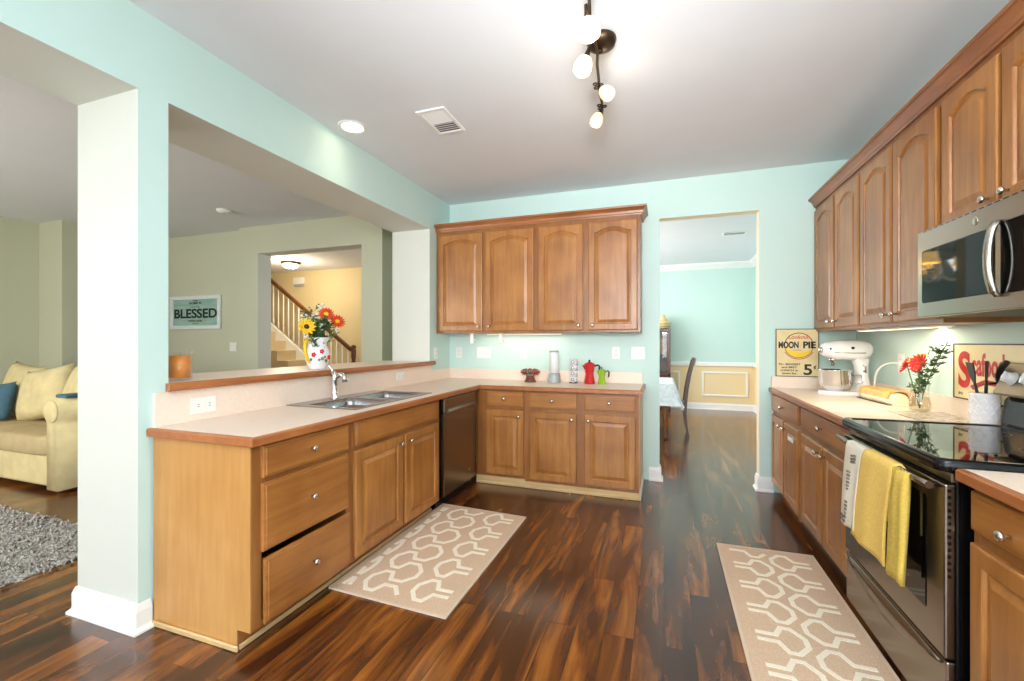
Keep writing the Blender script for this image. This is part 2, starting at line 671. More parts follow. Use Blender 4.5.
M['midwood'] = wood('turned_leg_wood', (84, 50, 22), (116, 72, 34), (140, 92, 48), 'Z', rough=.3)
M['gold'] = pm('pasta_golden', (220, 176, 84), .45, var=.25, scale=60, bump=.5, bscale=90)
M['cellophane'] = pm('crinkled_wrap', (240, 226, 186), .2, var=.15, scale=70, bump=.8, bscale=120)
M['wicker'] = pm('woven_straw', (220, 200, 146), .8, var=.15, scale=50)
M['brownpod'] = pm('brown_pods', (104, 52, 26), .4, var=.25, scale=60)
M['winframe'] = pm('white_window_frame', (236, 236, 234), .4)
M['marble'] = speckle('speckled_glass_board', (150, 140, 124), (226, 216, 200), 34, .15, .02)
M['frost'] = pm('milky_plastic', (236, 240, 240), .3, var=.02)
M['greybase'] = pm('grey_appliance_base', (168, 170, 170), .35, var=.03)

# ------------------------------------------------------------------ shell
CE = 2.83
XW, YB, XR = -2.247, 4.34, 1.50
XWI = -2.69

b = BM()
bx(b, -9.6, 4.2, -3.5, 9.6, -.06, 0)
struct('floor', b, M['floor'])
b = BM()
bx(b, -9.6, 4.2, -3.5, 9.6, CE, CE + .08)
struct('ceiling', b, M['ceil'])


def colour_by_normal(bm, fn):
    bmesh.ops.recalc_face_normals(bm, faces=bm.faces[:])
    for f in bm.faces:
        f.material_index = fn(f.normal, f.calc_center_median())


# left wall between kitchen and living room: pillar, two openings, half wall, header
b = BM()
ys = [-3.4, -1.0, 1.303, 1.431, 3.902, YB + .12]
zs = [0, 1.075, 2.46, CE]


def left_in(y, z):
    if z > 2.46:
        return True
    if y < -1.0 or 1.303 < y < 1.431 or y > 3.902:
        return True
    return 1.431 < y < 3.902 and z < 1.075


V = {}


def lv(i, j, k):
    if (i, j, k) not in V:
        V[(i, j, k)] = b.verts.new(((XWI, XW)[k], ys[i], zs[j]))
    return V[(i, j, k)]


def lin(i, j):
    return 0 <= i < len(ys) - 1 and 0 <= j < len(zs) - 1 and left_in((ys[i] + ys[i + 1]) / 2, (zs[j] + zs[j + 1]) / 2)


for i in range(len(ys) - 1):
    for j in range(len(zs) - 1):
        if not lin(i, j):
            continue
        for k in (0, 1):
            b.faces.new((lv(i, j, k), lv(i + 1, j, k), lv(i + 1, j + 1, k), lv(i, j + 1, k)))
        for di, dj, a, c in ((-1, 0, (i, j), (i, j + 1)), (1, 0, (i + 1, j), (i + 1, j + 1)), (0, -1, (i, j), (i + 1, j)), (0, 1, (i, j + 1), (i + 1, j + 1))):
            if not lin(i + di, j + dj):
                b.faces.new((lv(*a, 0), lv(*c, 0), lv(*c, 1), lv(*a, 1)))
colour_by_normal(b, lambda n, c: 0 if n.x > .5 else (2 if n.x < -.5 else 1))
struct('wall_left', b, [M['turq'], M['offwhite'], M['olive']], norm=False)

# back wall with the doorway to the dining room
b = BM()
DX0, DX1, DZ = -.039, .794, 2.475
for x0, x1, z0, z1 in ((XW - .3, DX0, 0, CE), (DX0, DX1, DZ, CE), (DX1, XR + .3, 0, CE)):
    bx(b, x0, x1, YB, YB + .12, z0, z1)
bmesh.ops.remove_doubles(b, verts=b.verts[:], dist=1e-5)
colour_by_normal(b, lambda n, c: 1 if (abs(n.y) < .5 and DX0 - .01 < c.x < DX1 + .01) else 0)
struct('wall_back', b, [M['turq'], M['jamb']], norm=False)

# right wall (kitchen)
b = BM()
for y0, y1, z0, z1 in ((-3.4, -2.7, 0, CE), (-2.7, -.4, 0, .7), (-2.7, -.4, 2.45, CE), (-.4, YB, 0, CE)):
    bx(b, XR, XR + .14, y0, y1, z0, z1)
bmesh.ops.remove_doubles(b, verts=b.verts[:], dist=1e-5)
struct('wall_right', b, M['turq'])
# rear wall with a wide window
b = BM()
for x0, x1, z0, z1 in ((-2.69, -2.0, 0, CE), (-2.0, 1.2, 0, .55), (-2.0, 1.2, 2.55, CE), (1.2, 1.64, 0, CE)):
    bx(b, x0, x1, -3.4, -3.26, z0, z1)
bmesh.ops.remove_doubles(b, verts=b.verts[:], dist=1e-5)
struct('wall_rear', b, M['turq'])


def window(name, x0, x1, z0, z1, n, mk):
    b = BM()
    t = .05
    for a, c, e, f in ((x0, x1, z0, z0 + t), (x0, x1, z1 - t, z1), (x0, x0 + t, z0 + t, z1 - t), (x1 - t, x1, z0 + t, z1 - t)):
        bx(b, a, c, -.03, .03, e, f)
    for i in range(1, n):
        x = x0 + (x1 - x0) * i / n
        bx(b, x - .03, x + .03, -.03, .03, z0 + t, z1 - t)
    bx(b, x0 + t, x1 - t, -.02, .02, (z0 + z1) / 2 - .02, (z0 + z1) / 2 + .02)
    o = obj(name, b, M['winframe'])
    o['kind'] = 'structure'
    mk(o)
    return o


def place_rear(o):
    o.location = (0, -3.33, 0)


def place_side(o):
    o.location = (XR + .07, 0, 0)
    o.rotation_euler = (0, 0, PI / 2)


window('window_1', -2.0, 1.2, .55, 2.55, 3, place_rear)
window('window_2', -2.7, -.4, .7, 2.45, 2, place_side)

# dining room shell
b = BM()
bx(b, -2.7, 1.9, 9.24, 9.36, .88, CE)
struct('wall_dining_back', b, M['turq'])
b = BM()
bx(b, -2.7, 1.9, 9.24, 9.36, 0, .88)
struct('wall_dining_wainscot', b, M['tan'])
b = BM()
bx(b, 1.62, 1.76, YB + .12, 9.24, .88, CE)
struct('wall_dining_right', b, M['turq'])
b = BM()
bx(b, 1.62, 1.76, YB + .12, 9.24, 0, .88)
struct('wall_dining_right_wainscot', b, M['tan'])
b = BM()
for y0, y1, z0, z1 in ((YB + .12, 5.5, 0, CE), (5.5, 8.5, 0, .6), (5.5, 8.5, 2.6, CE), (8.5, 9.24, 0, CE)):
    bx(b, -2.7, -2.56, y0, y1, z0, z1)
bmesh.ops.remove_doubles(b, verts=b.verts[:], dist=1e-5)
struct('wall_dining_left', b, M['turq'])


def place_dining(o):
    o.location = (-2.63, 0, 0)
    o.rotation_euler = (0, 0, PI / 2)


window('window_3', 5.5, 8.5, .6, 2.6, 3, place_dining)

# crown, chair rail, base and picture-frame trim of the dining room
b = BM()
prism(b, [(9.24, 2.83), (9.13, 2.83), (9.13, 2.80), (9.20, 2.735), (9.22, 2.715), (9.24, 2.715)], 'X', -2.56, 1.62)
prism(b, [(1.62, 2.83), (1.51, 2.83), (1.51, 2.80), (1.58, 2.735), (1.60, 2.715), (1.62, 2.715)], 'Y', YB + .12, 9.24)
struct('trim_1', b, M['white'])
b = BM()
bx(b, -2.56, 1.62, 9.20, 9.24, .84, .92, .008)
bx(b, 1.58, 1.62, YB + .12, 9.24, .84, .92, .008)
struct('trim_2', b, M['white'])
b = BM()
for x0, x1 in ((-.5, .30), (.70, 1.50)):
    for a, c, e, f in ((x0, x1, .26, .295), (x0, x1, .70, .735), (x0, x0 + .035, .295, .70), (x1 - .035, x1, .295, .70)):
        bx(b, a, c, 9.215, 9.24, e, f, .006)
struct('trim_3', b, M['white'])


def base_run(bm, p0, p1, side, h=.125, t=.016):
    """moulded base board on the floor from p0 to p1, sticking out to side (unit normal)"""
    p0, p1, n = Vector((*p0, 0)), Vector((*p1, 0)), Vector((*side, 0))
    d = (p1 - p0).normalized()
    prof = [(0, 0), (t + .014, 0), (t + .014, .014), (t, .02), (t, h - .03), (t - .006, h - .012), (t - .009, h), (0, h)]
    a = [p0 + n * q[0] + Vector((0, 0, q[1])) - d * q[0] * 0 for q in prof]
    c = [p1 + n * q[0] + Vector((0, 0, q[1])) for q in prof]
    loops(bm, [a, c])


b = BM()
base_run(b, (-2.56, 9.24), (1.62, 9.24), (0, -1))
base_run(b, (1.62, 9.24), (1.62, YB + .12), (-1, 0))
struct('baseboard_dining', b, M['white'])


def mitre_run(bm, path, prof, z):
    """profile swept along a path of 2D points; profile x negative = outward, to the right of travel"""
    n = len(path)
    rows = []
    for i in range(n):
        p = Vector(path[i])
        d0 = (Vector(path[i]) - Vector(path[i - 1])).normalized() if i > 0 else None
        d1 = (Vector(path[i + 1]) - Vector(path[i])).normalized() if i < n - 1 else None
        d0 = d1 if d0 is None else d0
        d1 = d0 if d1 is None else d1
        n0, n1 = Vector((d0.y, -d0.x)), Vector((d1.y, -d1.x))
        mit = (n0 + n1) / (1 + n0.dot(n1))
        rows.append([(p.x + mit.x * -q[0], p.y + mit.y * -q[0], z + q[1]) for q in prof])
    loops(bm, rows)


BASE = [(0, 0), (-.032, 0), (-.031, .010), (-.018, .022), (-.016, .028), (-.016, .095), (-.010, .113), (-.006, .125), (0, .125)]
for nm, path in (('baseboard_back_left', [(-.135, YB), (DX0, YB), (DX0, YB + .12)]), ('baseboard_back_right', [(DX1, YB + .12), (DX1, YB), (.90, YB)]),
                 ('baseboard_left', [(XWI, 1.431), (XWI, 1.303), (XW, 1.303), (XW, 1.352)])):
    b = BM()
    mitre_run(b, path, BASE, .0005)
    struct(nm, b, M['white'])

# living room and stair hall shell
b = BM()
bx(b, -7.2, -5.36, 4.38, 4.50, 0, CE)
struct('wall_living_back', b, M['olive'])
b = BM()
SX0, SX1, SZ = -5.032, -3.397, 2.472
for x0, x1, z0, z1 in ((-5.36, SX0, 0, CE), (SX0, SX1, SZ, CE), (SX1, -3.105, 0, CE)):
    bx(b, x0, x1, 4.30, 4.50, z0, z1)
bmesh.ops.remove_doubles(b, verts=b.verts[:], dist=1e-5)
colour_by_normal(b, lambda n, c: 1 if (abs(n.y) < .5 and SX0 - .01 < c.x < SX1 + .01) else 0)
struct('wall_stair_opening', b, [M['olive'], M['offwhite']], norm=False)
b = BM()
bx(b, -3.4, -2.5, 5.3, 5.4, 0, CE)
bx(b, -3.105, -3.0, 4.50, 5.3, 0, CE)
struct('wall_passage', b, M['olive'])
b = BM()
bx(b, -9.5, -3.0, 7.35, 7.45, 0, CE)
bx(b, -3.105, -3.0, 5.4, 7.35, 0, CE)
bx(b, -9.5, -9.4, 4.5, 7.35, 0, CE)
struct('wall_stair_hall', b, M['yellow_wall'])
b = BM()
bx(b, -9.4, -7.2, 4.40, 4.50, 0, CE)
struct('wall_stair_hall_front', b, M['yellow_wall'])
b = BM()
bx(b, -7.65, -7.55, -1.3, 3.27, 0, CE)
bx(b, -7.65, -7.07, 3.27, 3.37, 0, CE)
bx(b, -7.17, -7.07, 3.37, 4.40, 0, CE)
struct('wall_living_left', b, M['olive'])
b = BM()
bx(b, -7.65, XWI, -1.3, -1.2, 0, CE)
struct('wall_living_front', b, M['olive'])
b = BM()
for y0, y1, z0, z1 in ((3.47, 3.56, 0, 2.15), (4.25, 4.34, 0, 2.15), (3.47, 4.34, 2.15, 2.24)):
    bx(b, -7.07, -7.03, y0, y1, z0, z1, .006)
o = struct('door_1', b, M['darkwood'])
b = BM()
bx(b, -7.068, -7.045, 3.56, 4.25, .01, 2.15)
obj('door_panel', b, M['rail'], o)

# ------------------------------------------------------------------ cabinets
KN_PROF = [(.006, 0), (.0055, .010), (.006, .014), (.0125, .018), (.0155, .023), (.0150, .028), (.009, .032), (.001, .033)]
_kb = BM()
lathe(_kb, KN_PROF, axis='-Y', seg=16)
_k = obj('knob_source', _kb, M['nickel'])
KNOB = _k.data
bpy.data.objects.remove(_k)
KNOB.name = 'knob'


def knob(parent, x, z, y=-.0195):
    o = bpy.data.objects.new('knob', KNOB)
    COL.objects.link(o)
    o.parent = parent
    o.location = (x, y, z)
    return o


def front_mesh(w, h, arch=0.0, drawer=False):
    b = BM()
    K = 21

    def lp(ins, y, rise):
        pts = [(ins, y, ins), (w - ins, y, ins)]
        for k in range(K):
            t = k / (K - 1)
            x = (w - ins) - (w - 2 * ins) * t
            u = max(0.0, min(1.0, (t - .07) / .86))
            bump = 1 - (2 * u - 1) ** 2
            pts.append((x, y, h - ins - rise * (1 - bump)))
        return pts
    if drawer:
        prof = [(0, 0, 0), (0, -.013, 0), (.003, -.016, 0), (.011, -.0165, 0), (.014, -.020, 0)]
    else:
        fw = min(.058, w * .19)
        prof = [(0, 0, 0), (0, -.014, 0), (.003, -.018, 0), (.008, -.020, 0), (fw - .004, -.020, arch), (fw, -.017, arch), (fw + .003, -.009, arch),
                (fw + .010, -.009, arch), (fw + .034, -.0185, arch * .9), (fw + .037, -.019, arch * .9)]
    loops(b, [lp(*p) for p in prof])
    return b


def cabinet(name, label, loc, rot, w, h, d, fronts, group, z0=0.0, toe=.09, toe_d=.075, stiles=(), rails=(), end_panel=None, ff=.02):
    """fronts: (kind, x0, x1, z0, z1, knob x, knob z, arch) in the cabinet's own frame; front plane y=0, back at y=d"""
    t = thing(name, label, 'cabinet', loc, (0, 0, rot), group)
    b = BM()
    s = .018
    bx(b, 0, s, ff, d, z0 + toe, h)
    bx(b, w - s, w, ff, d, z0 + toe, h)
    bx(b, s, w - s, ff, d, z0 + toe, z0 + toe + s)
    bx(b, s, w - s, d - .008, d, z0 + toe + s, h)
    bx(b, s, w - s, ff, d - .008, h - s, h)
    # face frame
    for x0, x1 in stiles:
        bx(b, x0, x1, 0, ff, z0 + toe, h, .0015)
    for za, zb in rails:
        xs = sorted(stiles)
        for (a0, a1), (b0, b1) in zip(xs, xs[1:]):
            bx(b, a1, b0, .0005, ff, za, zb)
    obj('body', b, M['cabf'], t)
    if toe > 0:
        b = BM()
        bx(b, 0, w, toe_d, toe_d + .014, .001, toe)
        obj('toe_board', b, M['toe'] if toe_d < .05 else M['cabf'], t)
    if toe > 0:
        b = BM()
        bx(b, 0, w, toe_d - .012, toe_d - .0005, .001, .024, .004)
        obj('shoe_moulding', b, M['toe'], t, label='pale strip along the floor')
    for fr in fronts:
        kind, x0, x1, za, zb, kx, kz = fr[:7]
        arch = fr[7] if len(fr) > 7 else 0
        dy = fr[8] if len(fr) > 8 else 0
        o = obj('drawer' if kind == 'drawer' else 'door', front_mesh(x1 - x0, zb - za, arch, kind != 'door'),
                M['cab'] if kind == 'door' else M['cabh'], t, (x0, -.0005 - dy, za))
        if kind == 'false':
            o.name = 'false_drawer_front'
        if kx is not None:
            knob(o, kx - x0, kz - za)
    return t


H = .874   # carcass height under the worktop
G1 = 'base cabinets along the half wall and back wall'
FX = -1.635           # carcass front plane of the left run
# drawer cabinet at the near end; local x runs along +Y of the room
c = cabinet('base_cabinet', 'maple base cabinet with three plain drawer fronts at the near end of the worktop', (FX, 1.365, 0), PI / 2, .615, H, .600,
            [('drawer', .045, .580, .727, .866, .312, .797), ('drawer', .045, .580, .411, .702, .312, .563), ('drawer', .045, .580, .102, .384, .312, .250, 0, .012)],
            G1, stiles=[(0, .05), (.575, .615)], rails=[(.09, .115), (.70, .735), (.855, H)])
b = BM()
bx(b, -.006, 0, 0.0, .600, .09, H)
bx(b, -.006, 0, .075, .600, .0, .09)
obj('end_panel', b, M['panel'], c, label='light honey end panel facing the room')
b = BM()
bx(b, -.018, -.006, .063, .600, .001, .026, .004)
obj('shoe_moulding', b, M['toe'], c)
# sink cabinet
cabinet('base_cabinet', 'maple sink base cabinet with false drawer front over two raised panel doors', (FX, 1.98, 0), PI / 2, 1.005, H, .600,
        [('false', .02, .965, .727, .866, None, None), ('door', .02, .485, .102, .700, .445, .650), ('door', .515, .965, .102, .700, .555, .650)],
        G1, stiles=[(0, .035), (.47, .53), (.95, 1.005)], rails=[(.09, .115), (.69, .74), (.855, H)])
# back run, facing the camera
FY = 3.735
cabinet('base_cabinet', 'narrow maple base cabinet with one drawer and one door beside the dishwasher', (-1.655, FY, 0), 0, .475, H, .600,
        [('drawer', .105, .465, .724, .862, .285, .795), ('door', .105, .465, .100, .690, .425, .640)], G1, toe=.075, toe_d=.004,
        stiles=[(0, .115), (.455, .475)], rails=[(.075, .11), (.685, .73), (.855, H)])
c = cabinet('base_cabinet', 'wide maple base cabinet with two drawers and two doors next to the doorway', (-1.18, FY, 0), 0, .985, H, .600,
            [('drawer', .045, .470, .724, .862, .257, .795), ('door', .045, .470, .085, .690, .430, .640),
             ('drawer', .535, .960, .724, .862, .747, .795), ('door', .535, .960, .085, .690, .575, .640)], G1, toe=.06, toe_d=.004,
            stiles=[(0, .06), (.455, .55), (.945, .985)], rails=[(.06, .10), (.685, .73), (.855, H)])
b = BM()
bx(b, .985, .991, 0, .600, .0, H)
obj('end_panel', b, M['panel'], c)
b = BM()
bx(b, .991, 1.001, .0, .600, .001, .075, .004)
obj('shoe_moulding', b, M['white'], c, label='white painted base strip on the end')

# right run: local x runs towards the camera
FXR = .902
G2 = 'base cabinets along the right wall'
c = cabinet('base_cabinet', 'maple base cabinet with one drawer over two narrow doors under the stand mixer', (FXR, 4.335, 0), -PI / 2, .84, H, .590,
        [('drawer', .03, .81, .727, .862, .42, .795), ('door', .03, .405, .102, .690, .365, .640), ('door', .435, .81, .102, .690, .475, .640)],
        G2, stiles=[(0, .045), (.39, .45), (.795, .84)], rails=[(.09, .115), (.685, .735), (.855, H)])
b = BM()
bx(b, .12, .26, -.0215, -.0190, .475, .505, .0008)
obj('paper_sticker', b, M['whiteplastic'], [q for q in c.children if q.name.startswith('door')][-1])
c = cabinet('base_cabinet', 'maple base cabinet with one drawer over two doors just left of the range', (FXR, 3.495, 0), -PI / 2, .91, H, .590,
            [('drawer', .03, .88, .727, .862, .455, .795), ('door', .03, .440, .102, .690, .400, .640), ('door', .470, .88, .102, .690, .510, .640)],
            G2, stiles=[(0, .045), (.425, .485), (.865, .91)], rails=[(.09, .115), (.685, .735), (.855, H)])
cabinet('base_cabinet', 'maple base cabinet with one drawer and one door on the near side of the range', (FXR, 1.735, 0), -PI / 2, .60, H, .590,
        [('drawer', .015, .57, .740, .858, .185, .785), ('door', .015, .57, .102, .700, .525, .640)],
        G2, stiles=[(0, .03), (.56, .60)], rails=[(.09, .115), (.695, .745), (.855, H)])

# wall cabinets on the back wall
G3 = 'wall cabinets on the back wall'
UY = 4.035
UH = 1.055
ARCH = .040


def upper(label, loc, rot, w, h, d, doors, group):
    st = [(0, .04)] + [(doors[i][1] - .012, doors[i + 1][0] + .012) for i in range(len(doors) - 1)] + [(w - .04, w)]
    fr = [('door', x0, x1, .02, h - .045, kx, .065, ARCH) for x0, x1, kx in doors]
    t = cabinet('wall_cabinet', label, loc, rot, w, h, d, fr, group, toe=0, stiles=st, rails=[(0, .035), (h - .07, h)])
    return t


upper('maple wall cabinet with two arched doors in the corner beside the pass-through', (-2.243, UY, 1.400), 0, 1.085, UH, .300,
      [(.03, .525, .485), (.560, 1.060, .600)], G3)
upper('maple wall cabinet with two arched doors nearest the dining room doorway', (-1.158, UY, 1.400), 0, .962, UH, .300,
      [(.025, .452, .412), (.502, .937, .542)], G3)


def crown_prof(k=1.0):
    return [(0, 0), (-.012, 0), (-.014, .010), (-.020, .016), (-.024, .034), (-.044, .056), (-.054, .060), (-.056, .074), (-.044, .080), (0, .080)]


# crown mouldings (thing of its own, sits on top of a whole run)
b = BM()
P = crown_prof()
z0c = 2.447
y_f = UY + .0


crown_mitre = mitre_run
crown_mitre(b, [(-2.243, UY), (-.196, UY), (-.196, 4.335)], P, z0c)
tag(obj('crown_moulding', b, M['crown']), 'dark stained crown moulding along the top of the back wall cabinets', 'moulding')
G4 = 'wall cabinets on the right wall'
UX = 1.216
upper('tall maple wall cabinet with two arched doors in the far right corner', (UX, 4.335, 1.400), -PI / 2, .92, UH, .281,
      [(.03, .462, .420), (.492, .905, .535)], G4)
upper('tall maple wall cabinet with two arched doors next to the microwave', (UX, 3.415, 1.400), -PI / 2, .865, UH, .281,
      [(.015, .420, .378), (.440, .845, .485)], G4)
b = cabinet('wall_cabinet', 'short maple wall cabinet with two arched doors above the microwave', (UX, 2.55, 1.805), -PI / 2, .775, UH - .405, .281,
            [('door', .025, .375, .02, .605, .335, .065, ARCH), ('door', .40, .75, .02, .605, .44, .065, ARCH)], G4, toe=0,
            stiles=[(0, .04), (.36, .415), (.735, .775)], rails=[(0, .035), (.58, .65)])
upper('tall maple wall cabinet on the near side of the microwave', (UX, 1.775, 1.400), -PI / 2, .60, UH, .281, [(.03, .57, .07)], G4)
b = BM()
crown_mitre(b, [(UX, 4.335), (UX, 1.175)], P, z0c)
tag(obj('crown_moulding', b, M['crowny']), 'long dark crown moulding along the top of the right wall cabinets', 'moulding')

# ------------------------------------------------------------------ worktops
WT, WB = .914, .876
YN = 1.334        # near end of the left worktop
FW, FB = -1.592, 3.685
XE = -.162
SK = (-2.195, -1.705, 2.105, 2.955)     # sink cut-out x0 x1 y0 y1

t = thing('worktop', 'L-shaped pale laminate worktop with wood edge along half wall and back wall', 'worktop', (-2.247, 1.334, WB))
L0 = Vector(t.location)


def sub(o):
    """child built in room coordinates under an unrotated thing"""
    o.location = -L0
    return o


b = BM()
e = .022
xs = [XW + .002, SK[0], SK[1], FW - e, XE - e]
ysl = [YN + e, SK[2], SK[3], FB + e, YB - .002]


def in_l(x, y):
    if SK[0] < x < SK[1] and SK[2] < y < SK[3]:
        return False
    return x < FW - e or y > FB + e


cells(b, xs, ysl, in_l, WB, WT)
sub(obj('slab', b, M['lam'], t))
b = BM()
# wood edge as one mitred strip: near end, long front, inner corner, back front, right end
crown_mitre(b, [(XW + .004, YN + e), (FW - e, YN + e), (FW - e, FB + e), (XE - e, FB + e), (XE - e, YB - .002)],
            [(0, 0), (-e + .004, 0), (-e, .004), (-e, .032), (-e + .006, .038), (0, .0382)], WB)
sub(obj('wood_edge', b, [M['edgey']], t))
b = BM()
bx(b, XW + .001, XW + .018, 1.360, 3.905, WT, 1.074, .002)
bx(b, XW + .001, XW + .018, 3.905, YB - .020, WT, 1.024, .002)
bx(b, XW + .001, XE - .03, YB - .020, YB - .001, WT, 1.020, .002)
sub(obj('backsplash', b, M['lam'], t))
b = BM()
bx(b, XW + .002, XW + .03, YN + e, 1.36, WB - .001, WB)
b.free()

t = thing('worktop', 'pale laminate worktop in the right corner holding the mixer and tin sign', 'worktop', (.865, 2.585, WB), group='worktops along the right wall')
L0 = Vector(t.location)
b = BM()
bx(b, .865 + e, XR - .002, 2.583, YB - .002, WB, WT)
sub(obj('slab', b, M['lam'], t))
b = BM()
crown_mitre(b, [(.865 + e, YB - .002), (.865 + e, 2.583)], [(0, 0), (-e + .004, 0), (-e, .004), (-e, .032), (-e + .006, .038), (0, .0382)], WB)
sub(obj('wood_edge', b, M['edgey'], t))
b = BM()
bx(b, XR - .020, XR - .001, 2.583, YB - .020, WT, 1.012, .002)
bx(b, .885, XR - .001, YB - .020, YB - .001, WT, 1.012, .002)
sub(obj('backsplash', b, M['lam'], t))
t = thing('worktop', 'small pale worktop on the near side of the range', 'worktop', (.865, 1.1, WB), group='worktops along the right wall')
L0 = Vector(t.location)
b = BM()
bx(b, .865 + e, XR - .002, 1.10, 1.752, WB, WT)
sub(obj('slab', b, M['lam'], t))
b = BM()
crown_mitre(b, [(.865 + e, 1.752), (.865 + e, 1.10)], [(0, 0), (-e + .004, 0), (-e, .004), (-e, .032), (-e + .006, .038), (0, .0382)], WB)
sub(obj('wood_edge', b, M['edgey'], t))

# raised ledge on the half wall
t = thing('bar_ledge', 'raised laminate bar ledge with thick wood front edge on the half wall', 'ledge', (XW, 1.4, 1.076))
L0 = Vector(t.location)
b = BM()
bx(b, -2.80, -2.225, 1.434, 3.899, 1.076, 1.114)
sub(obj('slab', b, M['lam'], t))
b = BM()
prism(b, [(-2.226, 1.076), (-2.205, 1.076), (-2.195, 1.083), (-2.192, 1.096), (-2.195, 1.108), (-2.205, 1.1155), (-2.226, 1.1155)], 'Y', 1.405, 3.935)
sub(obj('wood_edge', b, M['edgey'], t))

# ------------------------------------------------------------------ sink and tap
t = thing('sink', 'double bowl stainless steel sink set in the left worktop', 'sink', (-1.95, 2.53, WT))
L0 = Vector(t.location)
b = BM()
bw = [(-2.085, -1.735, 2.135, 2.505), (-2.085, -1.735, 2.555, 2.925)]
xs = [-2.215, -2.085, -1.735, -1.690]
ysl = [2.09, 2.135, 2.505, 2.555, 2.925, 2.97]
cells(b, xs, ysl, lambda x, y: not any(q[0] < x < q[1] and q[2] < y < q[3] for q in bw), WT + .0005, WT + .007)
sub(obj('rim', b, M['steelx'], t))
for q in bw:
    b = BM()
    cx, cy, w, h = (q[0] + q[1]) / 2, (q[2] + q[3]) / 2, q[1] - q[0], q[3] - q[2]
    ls = []
    for (dw, r, z) in ((.0, .002, .006), (-.002, .03, .002), (-.012, .05, -.02), (-.03, .06, -.15), (-.06, .06, -.175), (-.12, .05, -.18)):
        ls.append([(x, y, WT + z) for x, y in rrect(cx, cy, w + dw, h + dw, r)])
    loops(b, ls, 0, False, True, True)
    sub(obj('bowl', b, M['steelx'], t, norm=False))
    b = BM()
    lathe(b, [(.042, 0), (.042, .003), (.03, .003), (.026, .001), (.001, .001)], (cx, cy, WT - .181), 20)
    sub(obj('drain', b, M['chrome'], t))

t = thing('kitchen_tap', 'chrome single lever kitchen tap behind the double sink', 'tap', (-2.150, 2.44, WT + .007))
b = BM()
lathe(b, [(.032, 0), (.032, .006), (.026, .012), (.022, .05), (.021, .11), (.025, .125), (.026, .155), (.022, .175), (.001, .180)], seg=18)
obj('body', b, M['chrome'], t)
b = BM()
tube(b, bez((0, 0, .130), (.045, 0, .190), (.085, -.005, .150), 8) + [Vector((.094, -.006, .115))], [.015, .016, .0165, .0165, .017, .017, .0175, .0175, .018, .018], 12)
obj('spout', b, M['chrome'], t)
b = BM()
tube(b, [(.0, 0, .165), (-.016, -.010, .200), (-.028, -.020, .222), (-.030, -.024, .230)], [.016, .010, .010, .007], 10)
obj('lever', b, M['chrome'], t)

# ------------------------------------------------------------------ dishwasher
t = thing('dishwasher', 'dark stainless dishwasher at the far end of the half wall', 'dishwasher', (-1.608, 3.0, 0), (0, 0, PI / 2))
b = BM()
bx(b, 0, .64, .03, .58, .10, .868)
bx(b, 0, .64, .10, .58, .005, .10)
obj('tub', b, M['black'], t)
b = BM()
bx(b, .012, .628, 0, .03, .105, .755, .004)
obj('door', b, M['dwsteel'], t)
b = BM()
bx(b, .012, .628, -.004, .03, .760, .866, .006, 2)
obj('control_panel', b, M['dwsteel'], t)
b = BM()
prism(b, [(0, .745), (-.018, .752), (-.026, .766), (-.018, .780), (0, .785)], 'X', .05, .59)
obj('handle', b, M['steel'], t)
b = BM()
bx(b, .46, .49, -.0015, 0, .185, .215, .001)
obj('badge', b, M['nickel'], t)
b = BM()
bx(b, .005, .635, .075, .085, .005, .1)
obj('kick_plate', b, M['black'], t)

# ------------------------------------------------------------------ range
RY0, RY1 = 2.575, 1.760      # far side, near side
t = thing('range', 'freestanding stainless electric range with black glass top', 'range', (.875, RY0, 0), (0, 0, -PI / 2))
W = RY0 - RY1      # local x: 0 .. W towards the camera; local y: depth towards the wall
b = BM()
bx(b, .004, W - .004, .0, .615, .02, .905, .004)
obj('body', b, M['black'], t, label='black enamel oven body')
# cooktop: black frame with raised rim plus the glass
b = BM()
ls = []
for dw, z in ((0.0, .898), (.006, .900), (.008, .915), (.004, .932), (-.010, .940), (-.030, .938), (-.040, .934)):
    ls.append([(x, y, z) for x, y in rrect(W / 2, .255, W + dw, .60 + dw, .03, 4)])
loops(b, ls, 0, True, False, True)
obj('cooktop_frame', b, M['black'], t)
b = BM()
loops(b, [[(x, y, z) for x, y in rrect(W / 2, .255, W - .040, .56, .02, 4)] for z in (.930, .9345)])
o = obj('glass_top', b, M['blackgloss'], t)
gp = pm('grey_print', (70, 70, 72), .3)
for cx, cy, r in ((.21, .12, .105), (.60, .12, .085), (.21, .39, .075), (.60, .39, .105)):
    b = BM()
    n = 40
    a = [(cx + r * math.cos(2 * PI * i / n), cy + r * math.sin(2 * PI * i / n), .9347) for i in range(n)]
    c2 = [(cx + (r - .002) * math.cos(2 * PI * i / n), cy + (r - .002) * math.sin(2 * PI * i / n), .9347) for i in range(n)]
    bridge(b, ring(b, a), ring(b, c2))
    obj('burner_ring', b, gp, o, norm=False)
